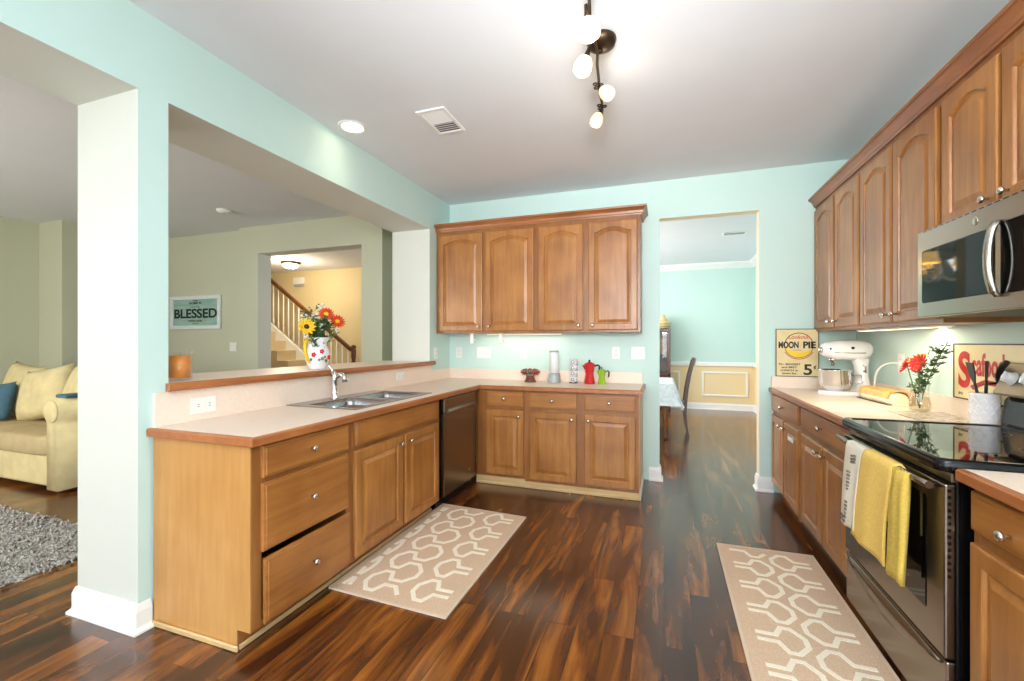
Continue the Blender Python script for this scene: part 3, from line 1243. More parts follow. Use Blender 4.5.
# vent strip, oven door, window, handle, drawer
b = BM()
bx(b, .006, W - .006, -.012, .01, .862, .897, .004)
obj('trim_strip', b, M['steel'], t)
b = BM()
bx(b, .004, W - .004, -.030, .0, .300, .858, .006, 2)
for zz in [.50 + .017 * i for i in range(0)]:
    pass
door = obj('oven_door', b, M['steel'], t)
b = BM()
loops(b, [[(x, -y_, z) for x, z in rrect(.385, .598, .65 + q, .385 + q, .012, 3)] for y_, q in ((.0302, .0), (.0315, -.004), (.0318, -.010))])
obj('oven_window', b, M['blackgloss'], door, label='black glass oven window')
b = BM()
tube(b, [(.045, -.030, .845), (.045, -.062, .848)], .009, 10)
tube(b, [(W - .045, -.030, .845), (W - .045, -.062, .848)], .009, 10)
hp = [(.020 + (W - .04) * i / 12, -.062 - .012 * math.sin(PI * i / 12), .848) for i in range(13)]
tube(b, hp, .0125, 12)
obj('handle', b, M['steel'], door)
b = BM()
for i in range(14):
    bx(b, W - .0042, W - .0030, -.023, -.014, .56 + .021 * i, .57 + .021 * i)
obj('vent_slot', b, M['black'], door)
b = BM()
bx(b, .004, W - .004, -.026, .0, .055, .292, .006, 2)
dr = obj('storage_drawer', b, M['steel'], t)
b = BM()
n = 14
ls = []
for i in range(n + 1):
    u = i / n
    x = .03 + (W - .06) * u
    z = .275 - .075 * math.sin(PI * u)
    ls.append([(x, -.024, .284), (x, -.032, .280), (x, -.040 - .004 * math.sin(PI * u), z + .006), (x, -.036, z), (x, -.026, z - .004)])
loops(b, ls, 0, True, True, True)
obj('curved_pull', b, M['steel'], dr)
# backguard with sloped control panel
b = BM()
prism(b, [(.560, .930), (.615, .930), (.615, 1.20), (.600, 1.20), (.585, 1.075), (.570, 1.050), (.558, .95)], 'X', .0, W)
bg = obj('backguard', b, M['black'], t)
b = BM()
prism(b, [(.533, 1.085), (.540, 1.075), (.600, 1.070), (.617, 1.205), (.600, 1.220), (.585, 1.216)], 'X', -.005, W + .005)
bp = obj('control_panel', b, M['panelsteel'], t)
sl = math.atan2(1.216 - 1.085, .585 - .533)
for x in (.07, .175, W - .175, W - .07):
    b = BM()
    lathe(b, [(.030, 0), (.030, .004), (.024, .006), (.022, .028), (.018, .032), (.001, .032)], seg=18)
    bx(b, -.004, .004, -.022, .022, .030, .038, .002)
    k = obj('control_knob', b, M['knobgrey'], bp)
    # face of the panel: normal points up and to the front
    nrm = Vector((0, -math.sin(sl), math.cos(sl)))
    k.rotation_mode = 'QUATERNION'
    k.rotation_quaternion = nrm.to_track_quat('Z', 'Y')
    k.location = (x, .558, 1.150)
b = BM()
for u in (.2,):
    d = Vector((0, .585 - .533, 1.216 - 1.085))
    p = Vector((0, .533, 1.085))
    nrm = Vector((0, -math.sin(sl), math.cos(sl)))
    q = [p + d * .2 + nrm * .001, p + d * .85 + nrm * .001]
    a = [(x, pp.y, pp.z) for x, pp in ((.27, q[0]), (W - .27, q[0]), (W - .27, q[1]), (.27, q[1]))]
    c2 = [(x, y + nrm.y * .002, z + nrm.z * .002) for x, y, z in a]
    loops(b, [a, c2])
obj('clock_display', b, M['blackgloss'], bp)

# towels over the oven door handle
HX = .875 - .070 - .0125    # world x of the front of the handle
HZ = .848


def towel(name, label, y0, y1, yb0, yb1, zb0, zb1, mat, fold_mat=None, wav=.006, th=.004, lettering=False, zback=.62):
    """cloth draped over the handle bar; y0 far edge, y1 near edge (room Y), bottom heights at each edge"""
    t = thing(name, label, 'towel', (HX, (y0 + y1) / 2, HZ), group='towels hanging on the oven handle')
    L0 = Vector(t.location)
    b = BM()
    NU, NV = 18, 22
    cxb, czb, r = .875 - .070, HZ, .0165

    def pt(u, v, off):
        y = (y0 + (y1 - y0) * u) * (1 - v) + (yb0 + (yb1 - yb0) * u) * v
        zb = zb0 + (zb1 - zb0) * u
        arc = .12
        w = wav * math.sin(u * 9 + 1.3) * min(1, max(0, v - .1) * 2.2)
        if v < arc:
            a = PI - PI * v / arc      # from back over the top to the front
            a = PI * (1 - v / arc)
            # angle measured so that a=PI is the back side of the bar (towards +x)
            x = cxb - math.cos(a) * (r + off)
            z = czb + math.sin(a) * (r + off)
            return (x, y, z) if True else None
        k = (v - arc) / (1 - arc)
        return (cxb - (r + off) + w - .010 * math.sin(k * 2.2), y, czb - (czb - zb) * k)

    def back(u, v):
        y = y0 + (y1 - y0) * u
        return (cxb + r, y, czb - (czb - zback) * v)
    for off, flip in ((0, False), (th, True)):
        g = [[b.verts.new(pt(i / NU, j / NV, off)) for j in range(NV + 1)] for i in range(NU + 1)]
        if off == 0:
            g0 = g
        for i in range(NU):
            for j in range(NV):
                f = b.faces.new((g[i][j], g[i + 1][j], g[i + 1][j + 1], g[i][j + 1]))
                f.smooth = True
    for i in range(NU):
        b.faces.new((g0[i][NV], g0[i + 1][NV], g[i + 1][NV], g[i][NV]))
        b.faces.new((g0[i][0], g0[i + 1][0], g[i + 1][0], g[i][0]))
    for j in range(NV):
        b.faces.new((g0[0][j], g0[0][j + 1], g[0][j + 1], g[0][j]))
        b.faces.new((g0[NU][j], g0[NU][j + 1], g[NU][j + 1], g[NU][j]))
    o = obj('cloth', b, mat, t)
    o.location = -L0
    b = BM()
    prev = None
    NB = 8
    ga = [[b.verts.new(Vector(back(i / NU, j / NB))) for j in range(NB + 1)] for i in range(NU + 1)]
    gb = [[b.verts.new(Vector(back(i / NU, j / NB)) + Vector((-th, 0, 0))) for j in range(NB + 1)] for i in range(NU + 1)]
    for g in (ga, gb):
        for i in range(NU):
            for j in range(NB):
                b.faces.new((g[i][j], g[i + 1][j], g[i + 1][j + 1], g[i][j + 1]))
    for i in range(NU):
        for j in (0, NB):
            b.faces.new((ga[i][j], ga[i + 1][j], gb[i + 1][j], gb[i][j]))
    for j in range(NB):
        for i in (0, NU):
            b.faces.new((ga[i][j], ga[i][j + 1], gb[i][j + 1], gb[i][j]))
    o2 = obj('back_flap', b, mat, t)
    o2.location = -L0
    return t, L0, o


t, L0, o = towel('hand_towel', 'white printed tea towel hung partly behind the yellow towel', 2.375, 2.20, 2.425, 2.27, .475, .490, M['towel_w'], wav=.004)
# two columns of dark printed marks running up the cloth
b = BM()
rr = random.Random(3)
for yy, za, zb in ((2.268, .82, .79), (2.300, .74, .66), (2.305, .60, .52), (2.345, .525, .50), (2.315, .525, .495)):
    z = za
    while z > zb:
        hh = rr.uniform(.006, .012)
        w_ = rr.uniform(.010, .020)
        sl_ = .05 * (HZ - z) / .37
        bx(b, HX - .0245, HX - .0085, yy + sl_ - w_ / 2, yy + sl_ + w_ / 2, z - hh, z)
        z -= hh + rr.uniform(.005, .009)
o = obj('printed_marks', b, pm('faded_black_print', (112, 102, 92), .8), t)
o.location = -L0

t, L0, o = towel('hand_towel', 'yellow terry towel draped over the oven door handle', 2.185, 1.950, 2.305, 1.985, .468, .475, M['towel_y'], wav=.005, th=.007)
# gathered folds beside the flat part, their shade painted in darker yellow
b = BM()
ys_f = [1.962, 1.948, 1.938, 1.926, 1.916, 1.902, 1.892, 1.876, 1.866]
ls = []
for j in range(13):
    k = j / 12
    z = HZ + .012 - (HZ + .012 - .455) * k
    row = []
    for i, y in enumerate(ys_f):
        x = .875 - .070 - .0165 - .002 - (.016 if i % 2 else 0.0) * min(1, k * 3 + .3) + .006 * math.sin(2 * k + i)
        row.append((x, y + .022 * k, z + (.012 if i % 2 else 0) * (1 if k == 1 else 0)))
    for i, y in reversed(list(enumerate(ys_f))):
        row.append((row[i][0] + .012, row[i][1], row[i][2]))
    ls.append(row)
loops(b, ls, 0, True, True, True)
o = obj('gathered_fold', b, M['towel_shade'], t, label='yellow gathers at the side with painted shade')
o.location = -L0

# ------------------------------------------------------------------ microwave
MY0, MY1 = 2.470, 1.715
t = thing('microwave', 'stainless over-the-range microwave under the short wall cabinet', 'microwave', (1.085, MY0, 1.420), (0, 0, -PI / 2))
W2 = MY0 - MY1
b = BM()
bx(b, 0, W2, .022, .41, 0, .382, .004)
obj('housing', b, M['darkplastic'], t)
b = BM()
bx(b, 0, W2, 0, .022, 0, .382, .005, 2)
fr = obj('front_panel', b, M['msteel'], t)
b = BM()
loops(b, [[(x, y, z) for x, z in rrect(.265, .178, .455 + q, .232 + q, .012, 3)] for y, q in ((.0, 0), (-.0012, -.004), (-.0014, -.010))])
obj('door_window', b, M['blackgloss'], fr, label='black glass door window')
b = BM()
loops(b, [[(x, y, z) for x, z in rrect(.632, .178, .232 + q, .245 + q, .008, 3)] for y, q in ((.0, 0), (-.0012, -.004), (-.0014, -.010))])
obj('keypad', b, M['blackgloss'], fr)
b = BM()
hl = []
for i in range(13):
    u = i / 12
    z = .046 + .262 * u
    y = -.004 - .024 * math.sin(PI * u) ** .6
    hl.append([(.496, y, z), (.502, y - .012, z), (.520, y - .012, z), (.526, y, z), (.520, y + .006, z), (.502, y + .006, z)])
loops(b, hl, 0, True, True, True)
obj('handle', b, M['msteel'], t, label='bowed stainless handle')
b = BM()
lathe(b, [(.016, 0), (.016, .0012), (.013, .0018), (.001, .0018)], (.39, -.0002, .338), 20, '-Y')
obj('round_badge', b, M['nickel'], fr)
b = BM()
for i in range(16):
    bx(b, .05 + .04 * i, .075 + .04 * i, -.0004, .001, .374, .378)
obj('vent_grille', b, M['black'], fr)

# ------------------------------------------------------------------ rugs


def ribbon(bm, pts, w, z0, z1, mi):
    P = [Vector((*p, 0)) for p in pts]
    n = len(P)
    l, r = [], []
    for i in range(n):
        d0 = (P[i] - P[i - 1]).normalized() if i else (P[1] - P[0]).normalized()
        d1 = (P[i + 1] - P[i]).normalized() if i < n - 1 else d0
        n0, n1 = Vector((-d0.y, d0.x, 0)), Vector((-d1.y, d1.x, 0))
        m = (n0 + n1) / max(.35, 1 + n0.dot(n1))
        l.append(P[i] + m * w / 2)
        r.append(P[i] - m * w / 2)
    secs = [[(l[i].x, l[i].y, z0), (l[i].x, l[i].y, z1), (r[i].x, r[i].y, z1), (r[i].x, r[i].y, z0)] for i in range(n)]
    loops(bm, secs, mi)


def rug(label, corners, cols, y0, period, ylim, wst):
    """corners near-left, near-right, far-right, far-left. cols: list of column descriptors (kind, x...)"""
    b = BM()
    c = corners
    mid = [sum(p[0] for p in c) / 4, sum(p[1] for p in c) / 4]
    loops(b, [[(p[0], p[1], .001) for p in c], [(p[0], p[1], .007) for p in c], [(p[0] + (mid[0] - p[0]) * .012, p[1] + (mid[1] - p[1]) * .012, .009) for p in c]], 0)
    # bound edge
    ribbon(b, [c[0], c[1], c[2], c[3], c[0]], .012, .0012, .0098, 2)
    q = period / 2
    h, hn, e = .78 * q, .22 * q, .26 * q
    ks = range(-12, 13)
    for col in cols:
        if col[0] == 'meander':          # closed-left bulbs joined to closed-right bulbs
            xa, xs, xb = col[1:]
            dx = (xs - xa)
            pts = []
            for k in ks:
                y = y0 + k * period
                pts += [(xa, y - e), (xa, y + e), (xa + dx * .40, y + h), (xa + dx * .78, y + h), (xs + .004, y + hn),
                        (xs + (xb - xs) * .60, y + hn), (xb, y + q - e), (xb, y + q + e), (xs + (xb - xs) * .60, y + period - hn),
                        (xs + .004, y + period - hn), (xa + dx * .78, y + period - h), (xa + dx * .40, y + period - h)]
            cur = []
            for p in pts:
                if ylim[0] < p[1] < ylim[1]:
                    cur.append(p)
                else:
                    if len(cur) > 1:
                        ribbon(b, cur, wst, .0085, .0105, 1)
                    cur = []
            if len(cur) > 1:
                ribbon(b, cur, wst, .0085, .0105, 1)
        else:                            # bulbs with a forked neck cut off by the border
            _, xc, xs, xe, ph = col
            for k in ks:
                y = y0 + k * period + ph * q
                d = (xs - xc)
                pts = [(xe, y + hn), (xs, y + hn), (xc + d * .74, y + h), (xc + d * .40, y + h), (xc, y + e), (xc, y - e), (xc + d * .40, y - h), (xc + d * .74, y - h), (xs, y - hn), (xe, y - hn)]
                if abs(xe - xs) < .06:   # only the closed ends show
                    pts = pts[1:-1]
                pts = [p for p in pts if ylim[0] < p[1] < ylim[1]]
                if len(pts) > 2:
                    ribbon(b, pts, wst, .0085, .0105, 1)
    return tag(obj('kitchen_rug', b, [M['rug'], M['rugl'], M['rugedge']]), label, 'rug', 'woven kitchen rugs')


rug('beige trellis-patterned rug on the floor in front of the sink cabinet', [(-1.680, 1.868), (-.978, 1.843), (-.972, 3.088), (-1.683, 3.125)],
    [('meander', -1.535, -1.419, -1.298), ('fork', -1.240, -1.122, -1.035, 0), ('fork', -1.595, -1.632, -1.637, 1)], 2.010, .2405, (1.885, 3.085), .024)
rug('beige trellis-patterned rug on the floor in front of the range', [(.326, 1.80), (.853, 1.80), (.853, 3.104), (.327, 3.097)],
    [('fork', .583, .470, .389, 0), ('fork', .605, .722, .80, 1)], 2.84 - .2165 * 3, .2165, (1.86, 3.05), .022)

b = BM()
loops(b, [[(x, y, z) for x, y in ((-5.6, .2), (-2.98, 1.36), (-3.32, 1.66), (-5.35, 2.20))][:0] or [(-5.9, .55, z), (-2.95, .98, z), (-3.15, 1.51, z), (-3.9, 1.90, z), (-5.7, 2.02, z)] for z in (.001, .03)])
b.free()
b = BM()
rx = random.Random(9)
# shag rug: slab plus rounded tufts over the part that shows
loops(b, [[(-6.4, .2, z), (-3.30, .2, z), (-3.36, 1.90, z), (-4.0, 1.905, z), (-6.4, 1.93, z)] for z in (.001, .012)])
for i in range(2600):
    x, y = rx.uniform(-6.2, -3.30), rx.uniform(.9, 1.92)
    if y > 1.66 + (-3.42 - x) * .5 and x > -3.9:
        continue
    a, l = rx.uniform(0, 6.28), rx.uniform(.02, .045)
    p = [(x, y, .010), (x + l * .5 * math.cos(a), y + l * .5 * math.sin(a), rx.uniform(.022, .034)), (x + l * math.cos(a), y + l * math.sin(a), .012)]
    tube(b, p, [.005, .0065, .003], 4)
tag(obj('shag_rug', b, M['shag']), 'grey and white shag rug on the living room floor before the sofa', 'rug')

# ------------------------------------------------------------------ sofa
t = thing('sofa', 'pale yellow rolled arm sofa in the living room beyond the pillar', 'sofa', (-5.93, 2.217, 0))
# local: x -1.08 .. 1.08, y 0 front .. .95 back
b = BM()
bx(b, -1.0, .99, .03, .93, .045, .33, .03, 3)
obj('base', b, M['sofa'], t)
b = BM()
bx(b, -1.0, .99, .62, .93, .30, .86, .07, 4)
obj('backrest', b, M['sofa'], t)
for s in (-1, 1):
    b = BM()
    poly = []
    cx, cz, R = s * .985, .705, .115
    for k in range(15):
        a = -PI / 2 - .3 + (PI + 1.5) * k / 14 if s > 0 else 0
    # rolled arm outline (x, z)
    out = [(.92, .04), (1.075, .04), (1.075, .60)]
    for k in range(13):
        a = -PI / 3 + (PI * 1.30) * k / 12
        out.append((.99 + .105 * math.cos(a), .715 + .105 * math.sin(a)))
    out.append((.92, .60))
    prism(b, [(s * x, z) for x, z in out], 'Y', .0, .93)
    bmesh.ops.bevel(b, geom=[e2 for e2 in b.edges if len(e2.link_faces) == 2 and e2.calc_face_angle(0) > 1.2], offset=.018, segments=3, affect='EDGES', clamp_overlap=True)
    for f in b.faces:
        f.smooth = True
    ar = obj('arm', b, M['sofa'], t)
    b = BM()
    lathe(b, [(.098, 0), (.098, .006), (.088, .014), (.001, .016)], (s * .99, .0, .715), 24, '-Y')
    obj('scroll_panel', b, M['sofa'], ar)
for s in (-1, 1):
    b = BM()
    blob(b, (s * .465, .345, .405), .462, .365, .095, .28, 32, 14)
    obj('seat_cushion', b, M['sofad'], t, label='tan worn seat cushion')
for s in (-1, 1):
    for y in (.1, .85):
        b = BM()
        bx(b, s * .95 - .03, s * .95 + .03, y - .03, y + .03, .001, .05, .004)
        obj('foot', b, M['darkwood'], t)


def cush(label, loc, rot, w, h, th, mat):
    b = BM()
    pillow(b, w, h, th)
    return tag(obj('cushion', b, mat, loc=loc, rot=rot), label, 'cushion', 'loose cushions on the sofa')


cush('plump yellow cushion leaning in the corner by the sofa arm', (-5.34, 2.66, .775), (-.22, .18, -.10), .68, .56, .22, M['sofa'])
cush('yellow cushion in the middle of the sofa back beside the blue cushion', (-6.06, 2.68, .775), (-.22, -.16, .12), .66, .56, .22, M['sofa'])
cush('yellow cushion half hidden behind the blue cushion', (-6.62, 2.74, .795), (-.2, .1, .0), .60, .56, .20, M['sofa'])
cush('slate blue cushion at the far end of the sofa seat', (-6.55, 2.50, .69), (-.30, -.1, .15), .42, .40, .15, M['bluefab'])
b = BM()
bx(b, -.08, .08, -.12, .12, 0, .03, .012, 3)
tag(obj('folded_cloth', b, M['bluefab'], loc=(-4.95, 2.40, .822)), 'folded slate blue cloth lying on the sofa arm', 'cloth')

# ------------------------------------------------------------------ framed sign, detector, plates in the living room
t = thing('framed_sign', 'white framed aqua board sign reading BLESSED on the olive wall', 'sign', (-6.295, 4.38, 1.49))
b = BM()
w, h, f = 1.01, .475, .055
for a, c, e_, g in ((-w / 2, w / 2, 0, f), (-w / 2, w / 2, h - f, h), (-w / 2, -w / 2 + f, f, h - f), (w / 2 - f, w / 2, f, h - f)):
    bx(b, a, c, -.035, -.001, e_, g, .006)
obj('frame', b, M['frame_white'], t)
b = BM()
for i in range(5):
    z0, z1 = f + (h - 2 * f) * i / 5, f + (h - 2 * f) * (i + 1) / 5
    bx(b, -w / 2 + f, w / 2 - f, -.016, -.002, z0 + .002, z1 - .002, .001)
obj('board', b, M['aqua_board'], t)
b = BM()
textmesh(b, 'BLESSED', 0, .225, .86, .135, -.0165, bold=.03)
textmesh(b, 'THIS', 0, .405, .10, .022, -.0165, bold=.02)
textmesh(b, 'HOME IS', 0, .372, .24, .030, -.0165, bold=.03)
textmesh(b, 'truly', 0, .318, .20, .030, -.0165, bold=.0)
textmesh(b, 'WITH LOVE', 0, .118, .28, .030, -.0165, bold=.03)
textmesh(b, 'and joy', 0, .080, .12, .022, -.0165, bold=.02)
obj('lettering', b, M['ink'], t)


def plate(label, cat, loc, rot, w, h, kind, n=1, name=None, group=None, horizontal=False):
    """wall plate facing -Y in its own frame"""
    t = thing(name or ('power_outlet' if kind == 'outlet' else 'light_switch'), label, cat, loc, (0, 0, rot), group)
    b = BM()
    bx(b, -w / 2, w / 2, -.006, -.0005, -h / 2, h / 2, .0025, 2)
    obj('plate', b, M['whiteplastic'], t)
    if kind == 'outlet':
        for s in (-1, 1):
            b = BM()
            cx, cz = (s * .028, 0) if horizontal else (0, s * .021)
            loops(b, [[(x, -y, z) for x, z in rrect(cx, cz, .030, .028, .010, 4)] for y in (.0055, .008)])
            r = obj('receptacle', b, M['whiteplastic'], t)
            b = BM()
            for q in (-1, 1):
                if horizontal:
                    bx(b, cx - .005, cx + .005, -.0085, -.0078, cz + q * .006 - .0012, cz + q * .006 + .0012)
                else:
                    bx(b, cx + q * .006 - .0012, cx + q * .006 + .0012, -.0085, -.0078, cz - .003, cz + .006)
            obj('slot', b, M['darkplastic'], r)
    elif kind == 'switch':
        for i in range(n):
            cx = (i - (n - 1) / 2) * .046
            b = BM()
            bx(b, cx - .016, cx + .016, -.008, -.0055, -.033, .033, .001)
            o = obj('rocker', b, M['whiteplastic'], t)
    return t


plate('white double switch plate on the olive wall below the framed sign', 'switch', (-5.575, 4.379, 1.243), 0, .125, .12, 'switch', 2)
plate('white outlet on the low splashback just left of the sink', 'outlet', (XW + .0185, 1.585, .990), PI / 2, .130, .085, 'outlet', horizontal=True)
plate('white outlet on the low splashback between sink and corner', 'outlet', (XW + .0185, 3.35, 1.003), PI / 2, .120, .075, 'outlet', horizontal=True)
plate('white outlet on the short turquoise wall at the end of the bar ledge', 'outlet', (XW + .0005, 4.02, 1.190), PI / 2, .075, .12, 'outlet')
plate('white outlet under the corner cabinet, nearest the corner', 'outlet', (-2.130, YB - .0005, 1.192), 0, .075, .12, 'outlet')
plate('wide white three-switch plate under the corner cabinet', 'switch', (-1.834, YB - .0005, 1.196), 0, .165, .12, 'switch', 3)
plate('white outlet above the wire pod carousel', 'outlet', (-1.385, YB - .0005, 1.190), 0, .075, .12, 'outlet')
plate('white outlet above the green stovetop pot', 'outlet', (-.440, YB - .0005, 1.205), 0, .075, .12, 'outlet')
plate('white double switch plate beside the dining room doorway', 'switch', (-.232, YB - .0005, 1.205), 0, .125, .12, 'switch', 2)
plate('white outlet on the right wall behind the stand mixer', 'outlet', (XR - .0005, 3.60, 1.170), -PI / 2, .085, .13, 'outlet')
plate('white outlet low on the dining room wall by the doorway', 'outlet', (1.6195, 8.6, .33), -PI / 2, .075, .12, 'outlet')

t = thing('smoke_detector', 'round white smoke detector on the living room ceiling', 'detector', (-4.78, 3.64, CE))
b = BM()
lathe(b, [(.075, -.0005), (.075, -.02), (.060, -.036), (.03, -.042), (.001, -.042)], seg=24)
obj('cover', b, M['whiteplastic'], t)
b = BM()
lathe(b, [(.012, -.0415), (.012, -.045), (.001, -.045)], seg=12)
obj('test_button', b, M['greybase'], t)

# ------------------------------------------------------------------ stairs
t = thing('staircase', 'carpeted staircase rising to the left seen through the hall opening', 'staircase', (-5.68, 6.42, 0))
b = BM()
N_ST = 13
pts = [(0, 0)]
for k in range(N_ST):
    x = -.27 * k
    pts += [(x, .19 * (k + 1)), (x - .27, .19 * (k + 1))]
pts += [(-.27 * N_ST, .19 * N_ST - .30), (-.27, 0)]
prism(b, pts, 'Y', 0, .46)
obj('treads', b, M['carpet'], t, label='beige carpeted treads and risers')
b = BM()
sl = .19 / .27
prism(b, [(.06, .001), (.06, .22), (-3.5, .22 + 3.56 * sl), (-3.5, -.06 + 3.56 * sl), (-.02, .001)], 'Y', .46, .52)
obj('stringer', b, M['white'], t, label='white painted stringer')

t = thing('stair_railing', 'stair railing with brown handrail and slim white balusters', 'railing', (-5.68, 6.92, .22))
b = BM()


def railz(x):
    return .90 + .06 * 0 + (-x - .02) * sl


prism(b, [(-.03, railz(-.03) + .0), (-.03, railz(-.03) + .075), (-3.4, railz(-3.4) + .075), (-3.4, railz(-3.4))], 'Y', -.03, .03)
obj('handrail', b, M['rail'], t)
for i in range(24):
    x = -.10 - .135 * i
    b = BM()
    z0, z1 = (.06 - x) * sl, railz(x) + .02
    lathe(b, [(.016, z0), (.016, z0 + .14), (.010, z0 + .16), (.013, z0 + .24), (.009, z1), (.001, z1 + .001)], (x, 0, 0), 8)
    obj('baluster', b, M['white'], t)
b = BM()
lathe(b, [(.045, -.21), (.045, .70), (.030, .73), (.046, .80), (.046, .93), (.034, .95), (.050, .985), (.048, 1.01), (.02, 1.03), (.001, 1.035)], (.03, -.0, 0), 16)
obj('newel_post', b, M['rail'], t)

t = thing('ceiling_lamp', 'lit flush dome lamp on the stair hall ceiling', 'lamp', (-6.70, 6.43, CE))
b = BM()
lathe(b, [(.165, -.0005), (.17, -.03), (.15, -.045), (.001, -.045)], seg=28)
obj('metal_pan', b, M['bronze'], t)
b = BM()
lathe(b, [(.145, -.040), (.140, -.07), (.11, -.105), (.06, -.125), (.001, -.13)], seg=28)
obj('dome_shade', b, M['dome'], t)
b = BM()
lathe(b, [(.014, -.126), (.012, -.145), (.001, -.15)], seg=12)
obj('finial', b, M['bronze'], t)
point('stair_lamp_light', (-6.6, 6.2, 2.5), 36, (1, .86, .62), .12)
t = thing('door_chime', 'small white chime box high on the yellow stair wall', 'chime', (-7.40, 7.35, 2.52))
b = BM()
bx(b, -.14, .14, -.055, -.001, .03, .17, .012, 2)
obj('cover', b, M['whiteplastic'], t)
b = BM()
bx(b, -.12, .12, -.050, -.001, -.02, .03, .004)
obj('base', b, M['greybase'], t, label='grey lower edge')

# ------------------------------------------------------------------ ceiling fittings of the kitchen
t = thing('recessed_light', 'lit recessed ceiling light beside the header above the pass-through', 'light', (-2.075, 2.53, CE))
b = BM()
lathe(b, [(.098, -.0005), (.098, -.006), (.082, -.010), (.076, -.006)], seg=32)
obj('trim_ring', b, M['white'], t)
b = BM()
lathe(b, [(.076, -.0045), (.070, -.0075), (.001, -.009)], seg=28)
obj('lens', b, M['canlight'], t)
sp = bpy.data.lights.new('recessed_light_beam', 'SPOT')
sp.energy, sp.spot_size, sp.spot_blend, sp.color, sp.shadow_soft_size = 4, 2.2, .8, (1, .85, .66), .06
so = bpy.data.objects.new('recessed_light_beam', sp)
so.location = (-2.05, 2.53, CE - .02)
COL.objects.link(so)

t = thing('ceiling_vent', 'white rectangular air vent on the kitchen ceiling', 'vent', (-1.443, 2.665, CE))
b = BM()
fw_, fl_ = .105, .165
for a, c, e_, g in ((-fw_, fw_, -fl_, -fl_ + .025), (-fw_, fw_, fl_ - .025, fl_), (-fw_, -fw_ + .025, -fl_ + .025, fl_ - .025), (fw_ - .025, fw_, -fl_ + .025, fl_ - .025)):
    bx(b, a, c, e_, g, -.010, -.0005, .003)
obj('frame', b, M['white'], t)
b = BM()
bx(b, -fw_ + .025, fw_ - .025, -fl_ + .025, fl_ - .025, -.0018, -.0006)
obj('duct_shadow', b, pm('grey_duct_shade', (120, 122, 126), .8), t)  # flat grey sheet painted as the shade inside the duct
for i in range(11):
    y = -fl_ + .04 + .026 * i
    b = BM()
    prism(b, [(y - .010, -.003), (y + .008, -.010), (y + .010, -.009), (y - .008, -.002)] if i < 6 else [(y + .010, -.003), (y - .008, -.010), (y - .010, -.009), (y + .008, -.002)], 'X', -fw_ + .025, fw_ - .025)
    obj('louver', b, M['white'], t)
t = thing('ceiling_vent', 'small white vent on the dining room ceiling', 'vent', (.93, 6.76, CE))
b = BM()
for a, c, e_, g in ((-.15, .15, -.08, -.06), (-.15, .15, .06, .08), (-.15, -.13, -.06, .06), (.13, .15, -.06, .06)):
    bx(b, a, c, e_, g, -.010, -.0005, .003)
obj('frame', b, M['white'], t)
b = BM()
bx(b, -.13, .13, -.06, .06, -.0018, -.0006)
for i in range(6):
    y = -.05 + .02 * i
    prism(b, [(y - .006, -.003), (y + .006, -.009), (y + .007, -.008), (y - .005, -.002)], 'X', -.13, .13)
obj('louver', b, M['greybase'], t)

# track lamp with four adjustable heads
t = thing('track_lamp', 'aged bronze ceiling track lamp with four lit frosted shades', 'lamp', (-.296, 2.21, CE))
L0 = Vector(t.location)
b = BM()
lathe(b, [(.072, -.0005), (.074, -.012), (.066, -.034), (.040, -.050), (.014, -.056), (.001, -.057)], (-.296, 2.21, CE), 28)
sub(obj('canopy', b, M['bronze'], t))
b = BM()
ctrl = [(-.318, 1.83, 2.765), (-.300, 1.855, 2.775), (-.312, 1.95, 2.77), (-.318, 2.05, 2.765), (-.312, 2.20, 2.765), (-.327, 2.28, 2.755), (-.338, 2.42, 2.755), (-.352, 2.52, 2.755), (-.352, 2.64, 2.755), (-.362, 2.75, 2.755), (-.372, 2.80, 2.755)]
tube(b, ctrl, .0075, 8)
tube(b, [(-.296, 2.21, 2.775), (-.309, 2.205, 2.765)], .012, 8)
sub(obj('track_bar', b, M['bronze'], t))
b = BM()
tube(b, bez((-.318, 1.83, 2.765), (-.30, 1.79, 2.80), (-.286, 1.85, 2.775), 8), .009, 8)
sub(obj('scroll', b, M['bronze'], t))
for (cx, cy) in ((-.352, 2.47), (-.362, 2.70)):
    for a in (0, 2.1, 4.2):
        x, y = cx + .020 * math.cos(a), cy + .022 * math.sin(a)
        b = BM()
        tube(b, [(x + .011 * math.cos(q), y + .011 * math.sin(q), 2.752) for q in [i * PI / 5 for i in range(11)]], .0042, 6)
        sub(obj('scroll', b, M['bronze'], t))
heads = [((-.316, 1.865, 2.755), (-.306, 1.868, 2.665), (.05, .10, -1), .052, 'shade'),
         ((-.340, 2.13, 2.755), (-.367, 2.118, 2.668), (-.35, -.05, -1), .045, 'shade'),
         ((-.350, 2.50, 2.755), (-.314, 2.445, 2.700), (.75, -.35, -.8), .040, 'shade2'),
         ((-.366, 2.76, 2.755), (-.384, 2.712, 2.700), (-.30, -.25, -1), .040, 'shade2')]
for (j, c, d, r, mt) in heads:
    d = Vector(d).normalized()
    q = d.to_track_quat('Z', 'Y').to_matrix()
    hd = obj('lamp_head', tube(BM(), [Vector(j), (Vector(j) + Vector(c)) / 2 - d * .02, Vector(c) - d * .018], [.008, .010, .017], 10), M['bronze'], t)
    sub(hd)
    b = BM()
    prof = [(.017, -.022), (.024, -.016), (r * .9, .010), (r, .034), (r * .92, .052), (r * .6, .060), (.001, .062)] if mt == 'shade2' else \
           [(.018, -.030), (.030, -.024), (r * .88, -.004), (r, .020), (r * .92, .044), (r * .55, .058), (.001, .062)]
    lathe(b, prof, (0, 0, 0), 20)
    for v in b.verts:
        v.co = q @ v.co + Vector(c)
    g = obj('glass_shade', b, M[mt], hd)
    lp = point('track_lamp_light', Vector(c) + d * .085, .75, (1, .88, .72), .03)

